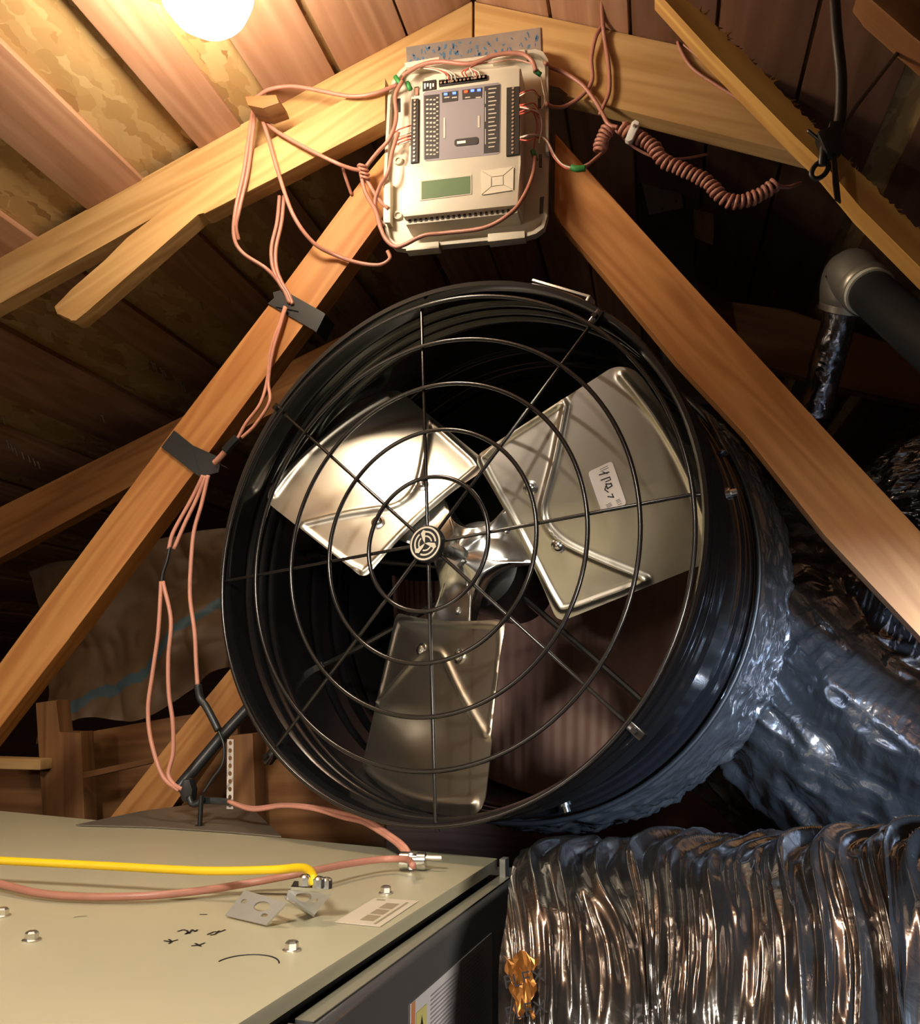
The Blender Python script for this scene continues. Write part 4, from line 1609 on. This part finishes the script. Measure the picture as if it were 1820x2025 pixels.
def terminal(px, n_, vertical=True):
    q = pp(MB(), px, FB - .004, FB + .03, bevel=.0008)
    o = q.build('terminal_block', 'terminal', panel, smooth=0)
    a = ((px[0][0] + px[1][0]) / 2, (px[0][1] + px[1][1]) / 2)
    c_ = ((px[2][0] + px[3][0]) / 2, (px[2][1] + px[3][1]) / 2)
    for k in range(n_):
        t = (k + .5) / n_
        p = (a[0] + (c_[0] - a[0]) * t, a[1] + (c_[1] - a[1]) * t)
        MB().lathe([(.0022, 0), (.0022, -.0012), (.0005, -.0014)], PY(p[0], p[1], FB - .0042), AX, 8).build('terminal_screw', 'screw_metal', o)


terminal([(814, 196), (828, 194), (827, 320), (812, 322)], 16)
terminal([(1002, 173), (1028, 170), (1027, 304), (1001, 308)], 18)
terminal([(868, 160), (868, 170), (963, 157), (963, 147)], 2)
terminal([(868, 158), (868, 168), (963, 157), (963, 147)], 2)
for k in range(12):
    x_ = 873 + k * 7.6
    MB().lathe([(.0022, 0), (.0022, -.0012), (.0005, -.0014)], PY(x_, 164 - k * 1.05, FB - .0048), AX, 8).build('terminal_screw', 'screw_metal', panel)
q = pp(MB(), [(836, 161), (862, 157), (862, 176), (836, 180)], FB - .002, FB + .001, 0)
for i in range(4):
    pp(q, [(839 + i * 5.5, 165), (842 + i * 5.5, 164.5), (842 + i * 5.5, 175 - (i % 2) * 4), (839 + i * 5.5, 175.5 - (i % 2) * 4)], FB - .003, FB, 1)
q.build('dip_switch', ['terminal', 'white'], panel, smooth=0)
pp(MB(), [(821, 174), (827, 173), (827, 187), (821, 188)], FB - .003, FB + .02).build('fuse', 'cable_brown', panel)


def lead(pts, mat_='lead_red', r=.0013, parent=panel):
    P = [PY(x_, y_, y) for x_, y_, y in pts]
    return MB().tube(catmull(P, 8), r, 6).build('lead_wire', mat_, parent, smooth=180)


fY, bY = FB - .004, YT - .042
for (y0, y1, mm) in ((186, 184, 'lead_red'), (190, 188, 'lead_white'), (208, 210, 'lead_red'), (222, 221, 'lead_red'), (226, 227, 'lead_red')):
    lead([(1028, y0, fY), (1040, y1 - 4, fY - .003), (1056, y1 - 6, bY), (1066, y1 + 6, bY)], mm)
lead([(1029, 210, fY), (1045, 214, fY - .004), (1058, 228, bY), (1062, 250, bY), (1058, 280, bY), (1055, 305, bY)], 'lead_red')
lead([(1029, 212, fY), (1048, 216, fY - .004), (1066, 224, bY), (1072, 250, bY), (1066, 282, bY)], 'lead_white')
lead([(1029, 272, fY), (1045, 268, fY - .004), (1065, 268, bY), (1083, 280, bY - .003), (1096, 305, bY), (1112, 325, bY), (1134, 333, bY)], 'lead_white', .0018)
lead([(1029, 276, fY), (1046, 278, fY - .003), (1062, 272, bY), (1078, 274, bY)], 'lead_red')
lead([(1083, 280, bY), (1095, 310, bY), (1118, 332, bY), (1136, 334, bY)], 'lead_red', .0015)
for (y0, mm) in ((248, 'lead_red'), (262, 'lead_white'), (268, 'lead_red'), (275, 'lead_red'), (278, 'lead_white')):
    lead([(813, y0, fY), (800, y0 + 4, fY - .002), (788, y0 + 9, bY), (778, y0 + 16, bY)], mm)
for (x_, mm) in ((876, 'lead_white'), (882, 'lead_red'), (888, 'lead_white'), (895, 'lead_white')):
    lead([(x_ + 6, 158, fY), (x_ + 4, 148, fY - .004), (x_ - 10, 140, bY - .02), (x_ - 30, 136, bY - .01), (x_ - 60, 134, bY), (800, 150, bY)], mm)
for (x_, mm) in ((918, 'lead_red'), (924, 'lead_red'), (938, 'lead_white'), (950, 'lead_white'), (944, 'lead_red')):
    lead([(x_, 152, fY), (x_ - 4, 142, fY - .006), (930, 134, fY - .004), (950, 126, bY - .01), (985, 122, bY - .012), (1020, 118, bY), (1060, 128, bY)], mm)
lead([(800, 150, bY), (790, 165, bY), (784, 200, bY), (780, 240, bY), (778, 262, bY)], 'lead_red')
lead([(1050, 118, bY), (1066, 140, bY), (1074, 175, bY), (1078, 200, bY), (1072, 215, bY)], 'lead_white')
for a, b_ in (((782, 152), (794, 168)), ((806, 164), (812, 178)), ((1058, 140), (1070, 148)), ((1054, 298), (1060, 318))):
    MB().tube([PY(*a, bY - .001), PY((a[0] + b_[0]) / 2, (a[1] + b_[1]) / 2, bY - .003), PY(*b_, bY - .001)], .0045, 8).build('green_tie', 'green', panel, smooth=180)

# ------------------------------------------------------------------ thermostat cables around the panel
CY = YT - .052                               # just in front of the short board
WY = YT - .006


def thermo(label, P, mat_='cable_brown', r=.0038, name='thermostat_cable'):
    return cable(name, label, [PY(*p) for p in P], r, mat_)


thermo('brown cable stretching level from the bulb corner to the panel top left', [(503, 196, CY + .01), (530, 178, CY), (570, 171, CY), (610, 175, CY), (690, 190, CY), (740, 185, CY), (786, 168, YT - .045)])
thermo('leftmost long cable dropping from the bulb corner to the upper tape band', [(503, 200, CY + .004), (494, 260, CY), (482, 340, CY), (466, 415, CY), (463, 468, CY + .01), (480, 500, CY + .02), (525, 530, CY + .03), (550, 556, WY - .004), (563, 576, WY - .002), (572, 598, WY - .001)])
thermo('second long cable hugging the leftmost one and ending under the short board', [(507, 203, CY + .006), (500, 262, CY + .001), (490, 340, CY + .001), (474, 412, CY + .001), (467, 448, CY + .008), (472, 475, CY + .02)])
thermo('cable sagging from the bulb corner to below the panel bottom left corner', [(508, 202, CY), (530, 270, CY - .003), (550, 340, CY - .002), (580, 425, CY), (620, 480, CY + .02), (665, 505, WY - .006), (710, 520, WY - .01), (750, 524, WY - .012), (771, 512, WY - .012), (767, 497, WY - .008)])
thermo('cable crossing from the bulb corner to the knot left of the panel', [(509, 206, CY + .004), (535, 250, CY + .002), (600, 290, CY), (660, 320, CY), (690, 332, CY + .01), (716, 338, CY + .02)])
thermo('left strand of the hanging pair above the upper tape band', [(553, 388, YT - .002), (548, 440, YT - .005), (537, 490, YT - .008), (540, 530, YT - .01), (554, 562, WY - .004), (566, 580, WY - .002), (574, 600, WY - .001)])
thermo('right strand of the hanging pair above the upper tape band', [(562, 388, YT - .002), (557, 440, YT - .005), (546, 492, YT - .008), (547, 530, YT - .01), (558, 560, WY - .004), (570, 580, WY - .002), (579, 602, WY - .001)])
thermo('short cable stub behind the knot left of the panel', [(678, 332, CY + .02), (684, 352, CY + .03), (696, 386, YT - .001)], r=.003)
thermo('cable looping from the knot down around the panel bottom to its right side', [(712, 330, CY + .02), (722, 378, CY + .02), (742, 415, CY + .01), (752, 448, CY), (764, 474, CY - .002), (782, 488, CY - .004), (800, 484, CY - .006), (838, 466, CY - .012), (880, 461, CY - .014), (960, 450, CY - .026), (1012, 420, CY - .035), (1038, 385, CY - .026), (1054, 345, CY - .006), (1058, 310, CY)])
thermo('cable running down the panel left edge from its top corner to the knot', [(796, 160, CY - .002), (782, 190, CY - .003), (784, 235, CY - .003), (770, 275, CY - .001), (748, 300, CY + .01), (728, 325, CY + .02), (718, 340, CY + .024)])
thermo('second cable crossing beside the panel left edge toward the web beam', [(788, 262, CY - .003), (776, 300, CY - .002), (768, 340, CY), (752, 368, CY + .012), (742, 398, CY + .02), (746, 425, CY + .02), (757, 446, CY + .01)])
thermo('slack cable curving from the knot across the web beam under the panel', [(716, 338, CY + .022), (728, 360, CY + .024), (742, 384, CY + .024), (756, 402, CY + .02), (768, 412, CY + .01)])
thermo('arched cable over the panel top', [(796, 150, CY), (830, 130, CY - .004), (870, 122, CY - .006), (930, 126, CY - .008), (985, 108, CY - .006), (1030, 106, CY - .004), (1052, 120, CY - .002), (1060, 140, CY)], r=.004)
q = MB()
for k in range(4):
    t = np.linspace(0, 2 * math.pi, 12, endpoint=False)
    c_ = np.array(PY(717 + k * 2, 330 + k * 8, CY + .021))
    q.tube([c_ + np.array([.008 * math.cos(a), .007 * math.sin(a), .002 * math.sin(2 * a)]) for a in t], .0026, 6, close=True)
tag(q.build('cable_knot', 'cable_brown', smooth=180), 'small knot wound from brown cable left of the panel', 'cable')
# right of the panel
thermo('cable looping from the panel right side up to the roof', [(1080, 205, YT - .045), (1095, 212, YT - .02), (1118, 210, YT - .012), (1150, 190, YT - .01), (1171, 160, YT - .01), (1170, 115, YT - .01), (1178, 75, YT - .012), (1190, 52, YT - .006)])
thermo('straight cable falling from the roof right of the panel', [(1190, -10, 1.375), (1194, 60, YT - .012), (1204, 130, YT - .01), (1205, 180, YT - .01), (1192, 214, YT - .012), (1187, 226, YT - .014)])
thermo('cable slanting from the panel top right corner to the wound coil', [(1078, 124, YT - .045), (1092, 134, YT - .02), (1120, 146, YT - .012), (1152, 168, YT - .012), (1176, 198, YT - .012), (1192, 225, YT - .014), (1204, 246, YT - .016), (1222, 252, YT - .018)])
thermo('thin cable passing behind the coil under the rafter', [(1200, 236, YT - .006), (1222, 262, YT - .004), (1255, 292, YT + .0), (1300, 312, YT + .01), (1350, 314, YT + .03), (1400, 305, YT + .06)], r=.0026)
thermo('cable against the wide rafter close to the yellow brace', [(1340, 78, YT - .006), (1346, 98, YT - .006), (1370, 135, YT - .006), (1420, 170, YT - .006), (1480, 206, YT - .006)], r=.003)
thermo('faint second cable against the wide rafter close to the yellow brace', [(1352, 88, YT - .005), (1380, 112, YT - .005), (1420, 150, YT - .005), (1462, 186, YT - .005)], r=.002, mat_='cable_brown')


def coil(label, P, turns, R_, r_=.0033, pre=None, post=None, Y=YT - .028):
    C_ = [np.array(PY(x_, y_, Y)) for x_, y_ in P]
    C_ = np.array(catmull(C_, 24))
    cum = np.concatenate([[0], np.cumsum(np.linalg.norm(np.diff(C_, axis=0), axis=1))])
    nn_ = turns * 16
    ss = np.linspace(0, cum[-1], nn_)
    D_ = np.stack([np.interp(ss, cum, C_[:, i]) for i in range(3)], 1)
    Tn = np.gradient(D_, axis=0)
    Tn /= np.linalg.norm(Tn, axis=1)[:, None]
    out = []
    yv = np.array([0, 1.0, 0])
    for i in range(nn_):
        A_ = np.cross(Tn[i], yv)
        A_ /= np.linalg.norm(A_)
        a = 2 * math.pi * i / 16
        k = R_ * (1 + .08 * math.sin(i * .11) + .05 * math.sin(i * .37))
        out.append(D_[i] + k * (math.cos(a) * A_ + math.sin(a) * yv))
    path = ([np.array(PY(*p)) for p in pre] if pre else []) + out + ([np.array(PY(*p)) for p in post] if post else [])
    q = MB().tube(path, r_, 8)
    o = q.build('coiled_cable', 'cable_brown', smooth=180)
    tag(o, label, 'cable')


coil('short tight coil of brown cable hanging right of the panel', [(1204, 252), (1192, 275), (1187, 300)], 6, .0095, pre=None, post=[(1180, 312, YT - .03), (1165, 325, YT - .04), (1148, 333, YT - .045)])
coil('long coil of brown cable snaking right beneath the wide rafter', [(1228, 250), (1262, 270), (1292, 290), (1312, 318), (1350, 335), (1395, 356), (1412, 372), (1432, 393), (1458, 400), (1490, 392), (1522, 374), (1532, 364)], 34, .0095, post=[(1545, 370, YT - .02), (1562, 370, YT - .01), (1585, 362, YT - .005)])
q = MB()
q.prism([PY(x_, y_, YT - .045) for x_, y_ in [(1236, 276), (1250, 240), (1257, 236), (1264, 240), (1264, 248), (1251, 276), (1244, 279)]], (0, .012, 0), bevel=.002)
q.lathe([(.003, 0), (.003, -.003), (.0005, -.0035)], PY(1255, 250, YT - .045), AX, 10, 1)
tag(q.build('cable_staple', ['white', 'strap_metal']), 'white plastic cable clip at the top of the long coil', 'clip')
q = MB().tube(catmull([PY(1130, 331, YT - .045), PY(1142, 334, YT - .046), PY(1158, 333, YT - .044)], 5), .0058, 8)
tag(q.build('green_tie', 'green', smooth=180), 'green wrap on the cable right of the panel', 'tie')


# black tape on the left web beam
def tape_band(label, px, tail=None):
    q = MB()
    f_ = [PY(x_, y_, YT - .0035) for x_, y_ in px]
    q.prism(f_, (0, .0028, 0))
    # wraps under the beam
    a, b_ = f_[1], f_[2]
    w_ = Vector((.0035, 0, -.0035))
    q.prism([a, b_, b_ + Vector((0, .05, 0)), a + Vector((0, .05, 0))], w_)
    if tail:
        q.prism([PY(x_, y_, YT - .006) for x_, y_ in tail], (0, .002, 0))
    tag(q.build('black_tape', 'tape'), label, 'tape')


tape_band('black tape band around the left web beam, upper of two', [(560, 573), (640, 618), (622, 654), (530, 600)], [(540, 578), (562, 572), (590, 615), (545, 606)])
tape_band('black tape band around the left web beam, lower of two', [(344, 851), (412, 905), (424, 912), (398, 944), (388, 938), (319, 884)], [(380, 880), (438, 906), (432, 934), (398, 942)])

# strands down the left side
LY = YT - .012
thermo('strand running from the upper tape down the web beam edge, left of its pair', [(564, 606, LY), (553, 640, LY), (535, 695, LY), (528, 755, LY), (514, 800, LY - .01), (486, 838, LY - .012), (470, 868, LY - .014)], mat_='cable_pink', r=.0032)
thermo('strand running from the upper tape down the web beam edge, right of its pair', [(566, 608, LY), (556, 642, LY), (540, 695, LY), (531, 755, LY), (533, 795, LY - .012), (505, 840, LY - .014), (478, 866, LY - .016)], mat_='cable_pink', r=.0032)
q = MB().tube([PY(470, 866, LY - .015), PY(460, 876, LY - .015), PY(446, 892, LY - .012)], .0085, 8)
tag(q.build('splice_tape', 'tape'), 'small black tape splice just above the lower tape band', 'tape')
thermo('short bare strand between the black splice and the lower tape band', [(448, 890, LY - .012), (438, 902, LY - .008), (424, 916, LY - .004)], mat_='cable_pink', r=.0055)
LZ = YT - .012
thermo('left of three strands fanning out below the lower tape band', [(402, 940, LZ), (380, 985, LZ), (352, 1035, LZ - .005), (340, 1060, LZ - .008), (334, 1086, LZ - .01)], mat_='cable_pink')
thermo('middle of three strands fanning out below the lower tape band', [(407, 941, LZ), (390, 985, LZ), (366, 1035, LZ - .006), (344, 1086, LZ - .012)], mat_='cable_pink')
thermo('right strand hanging long and free beside the fan rim', [(412, 940, LZ), (398, 1000, LZ - .002), (384, 1050, LZ - .006), (378, 1110, LZ - .01), (376, 1180, LZ - .012), (385, 1250, LZ - .016), (388, 1310, LZ - .018), (391, 1356, LZ - .02)], mat_='cable_pink')
thermo('thin black lead joining the two upper strands to the two lower ones', [(336, 1082, LZ - .01), (330, 1110, LZ - .012), (322, 1135, LZ - .014), (320, 1155, LZ - .014)], mat_='tape', r=.0030)
thermo('left of the two loose cables looping down to the black clip', [(319, 1150, LZ - .014), (313, 1250, LZ - .018), (302, 1330, LZ - .022), (293, 1400, LZ - .026), (299, 1465, LZ - .03), (322, 1535, LZ - .035), (354, 1563, LZ - .04)], mat_='cable_pink')
thermo('right of the two loose cables looping down to the black clip', [(322, 1150, LZ - .014), (338, 1225, LZ - .018), (333, 1300, LZ - .022), (334, 1370, LZ - .025), (342, 1430, LZ - .028), (342, 1490, LZ - .03), (333, 1530, LZ - .034), (345, 1552, LZ - .038), (360, 1560, LZ - .042)], mat_='cable_pink')
thermo('black taped tail at the end of the free hanging strand', [(391, 1354, LZ - .02), (396, 1380, LZ - .02), (408, 1398, LZ - .022), (420, 1420, LZ - .024), (432, 1444, LZ - .026)], mat_='tape', r=.0068, name='taped_tail')
thermo('thin dark wire curling from the taped tail to the black clip', [(432, 1444, LZ - .026), (443, 1475, LZ - .03), (440, 1510, LZ - .034), (420, 1540, LZ - .04), (402, 1568, LZ - .045)], mat_='tape', r=.0022)

# black conduit, clip, standing bolt and perforated strap by the cabinet
q = MB().tube([PY(505, 1385, 1.60), PY(440, 1455, 1.56), PY(352, 1560, 1.50)], .011, 14)
tag(q.build('black_conduit', 'pipe_black'), 'thin black conduit slanting from the fan down to the black clip', 'conduit')
root = empty('black_clip', PY(378, 1590, 1.40))
tag(root, 'black clip gathering the loose cables at the back of the cabinet', 'clip')
q = MB().prism([PY(x_, y_, 1.395) for x_, y_ in [(352, 1560), (362, 1540), (374, 1542), (380, 1562), (378, 1585), (360, 1586)]], (0, .02, 0), bevel=.003)
q.build('jaw', 'tape', root)
MB().tube(catmull([PY(374, 1575, 1.392), PY(380, 1590, 1.39), PY(392, 1588, 1.39), PY(400, 1578, 1.392)], 5), .005, 8).build('hook', 'tape', root, smooth=180)
MB().prism([PY(x_, y_, 1.40) for x_, y_ in [(400, 1576), (436, 1578), (452, 1580), (452, 1592), (402, 1590)]], (0, .006, 0), bevel=.001).build('arm', 'tape', root)
c_ = PZ(395, 1636, ZT)
root = empty('anchor_bolt', c_)
tag(root, 'black bolt standing on the cabinet top below the black clip', 'bolt')
MB().lathe([(.004, .003), (.004, .050)], c_, dz, 10).build('shank', 'plastic_black', root)
MB().lathe([(.009, .0), (.009, .003)], c_, dz, 16).build('washer', 'plastic_black', root)
# perforated hanger strap
Pt = [PY(456, 1462, 1.45), PY(455, 1600, 1.42)]
w_ = Vector((.006, 0, 0))
fr_ = empty('hanger_strap', Pt[1])
tag(fr_, 'perforated metal strap hanging beside the stud left of the fan', 'strap')
holed_plate([Pt[0] - w_, Pt[0] + w_, Pt[1] + w_, Pt[1] - w_], [(.5, (k + .5) / 9, .26, .034) for k in range(9)], .0012, 'strap_band', fr_, 'strap_metal')

# black cord, tie and ring on the yellow brace
BY = .985
root = empty('cord_hanger', PY(1640, 350, BY))
tag(root, 'black plastic tie with a ring clipped on the yellow brace', 'tie')
q = MB().box(PY(1640, 285, BY), (.020, .022, .030), Matrix.Rotation(-.3, 3, 'Y'), bevel=.003)
q.box(PY(1650, 262, BY), (.014, .018, .018), Matrix.Rotation(.2, 3, 'Y'), bevel=.002)
q.build('buckle', 'plastic_black', root)
c_ = np.array(PY(1622, 336, BY))
MB().tube([c_ + np.array([.0085 * math.cos(a) + .004 * math.sin(a), 0, .0105 * math.sin(a)]) for a in np.linspace(0, 2 * math.pi, 24, endpoint=False)], .003, 8, close=True).build('ring', 'plastic_black', root, smooth=180)
MB().tube(catmull([PY(1598, 258, BY - .003), PY(1620, 276, BY - .004), PY(1640, 292, BY - .004)], 5), .0022, 8).build('tie_end', 'plastic_black', root, smooth=180)
MB().tube(catmull([PY(1630, 290, BY), PY(1628, 312, BY - .002), PY(1626, 328, BY)], 5), .005, 8).build('ring_strap', 'plastic_black', root, smooth=180)
MB().prism([PY(x_, y_, BY - .002) for x_, y_ in [(1646, 300), (1654, 302), (1660, 360), (1664, 400), (1652, 392), (1648, 360)]], (0, .004, 0)).build('tie_tail', 'plastic_black', root)
cable('black_cable', 'thick black cord coming straight down from the roof at top right', [PY(1648, -60, BY), PY(1655, 60, BY), PY(1664, 150, BY), PY(1662, 230, BY), PY(1652, 266, BY)], .0065, 'plastic_black', 'cord', seg=12)
cable('black_cable', 'thin black cord running from the plastic tie up to the far right roof', [PY(1655, 275, BY), PY(1690, 215, 1.05), PY(1740, 150, 1.12), PY(1792, 84, 1.19), PY(1830, 36, 1.25)], .0030, 'plastic_black', 'cord')
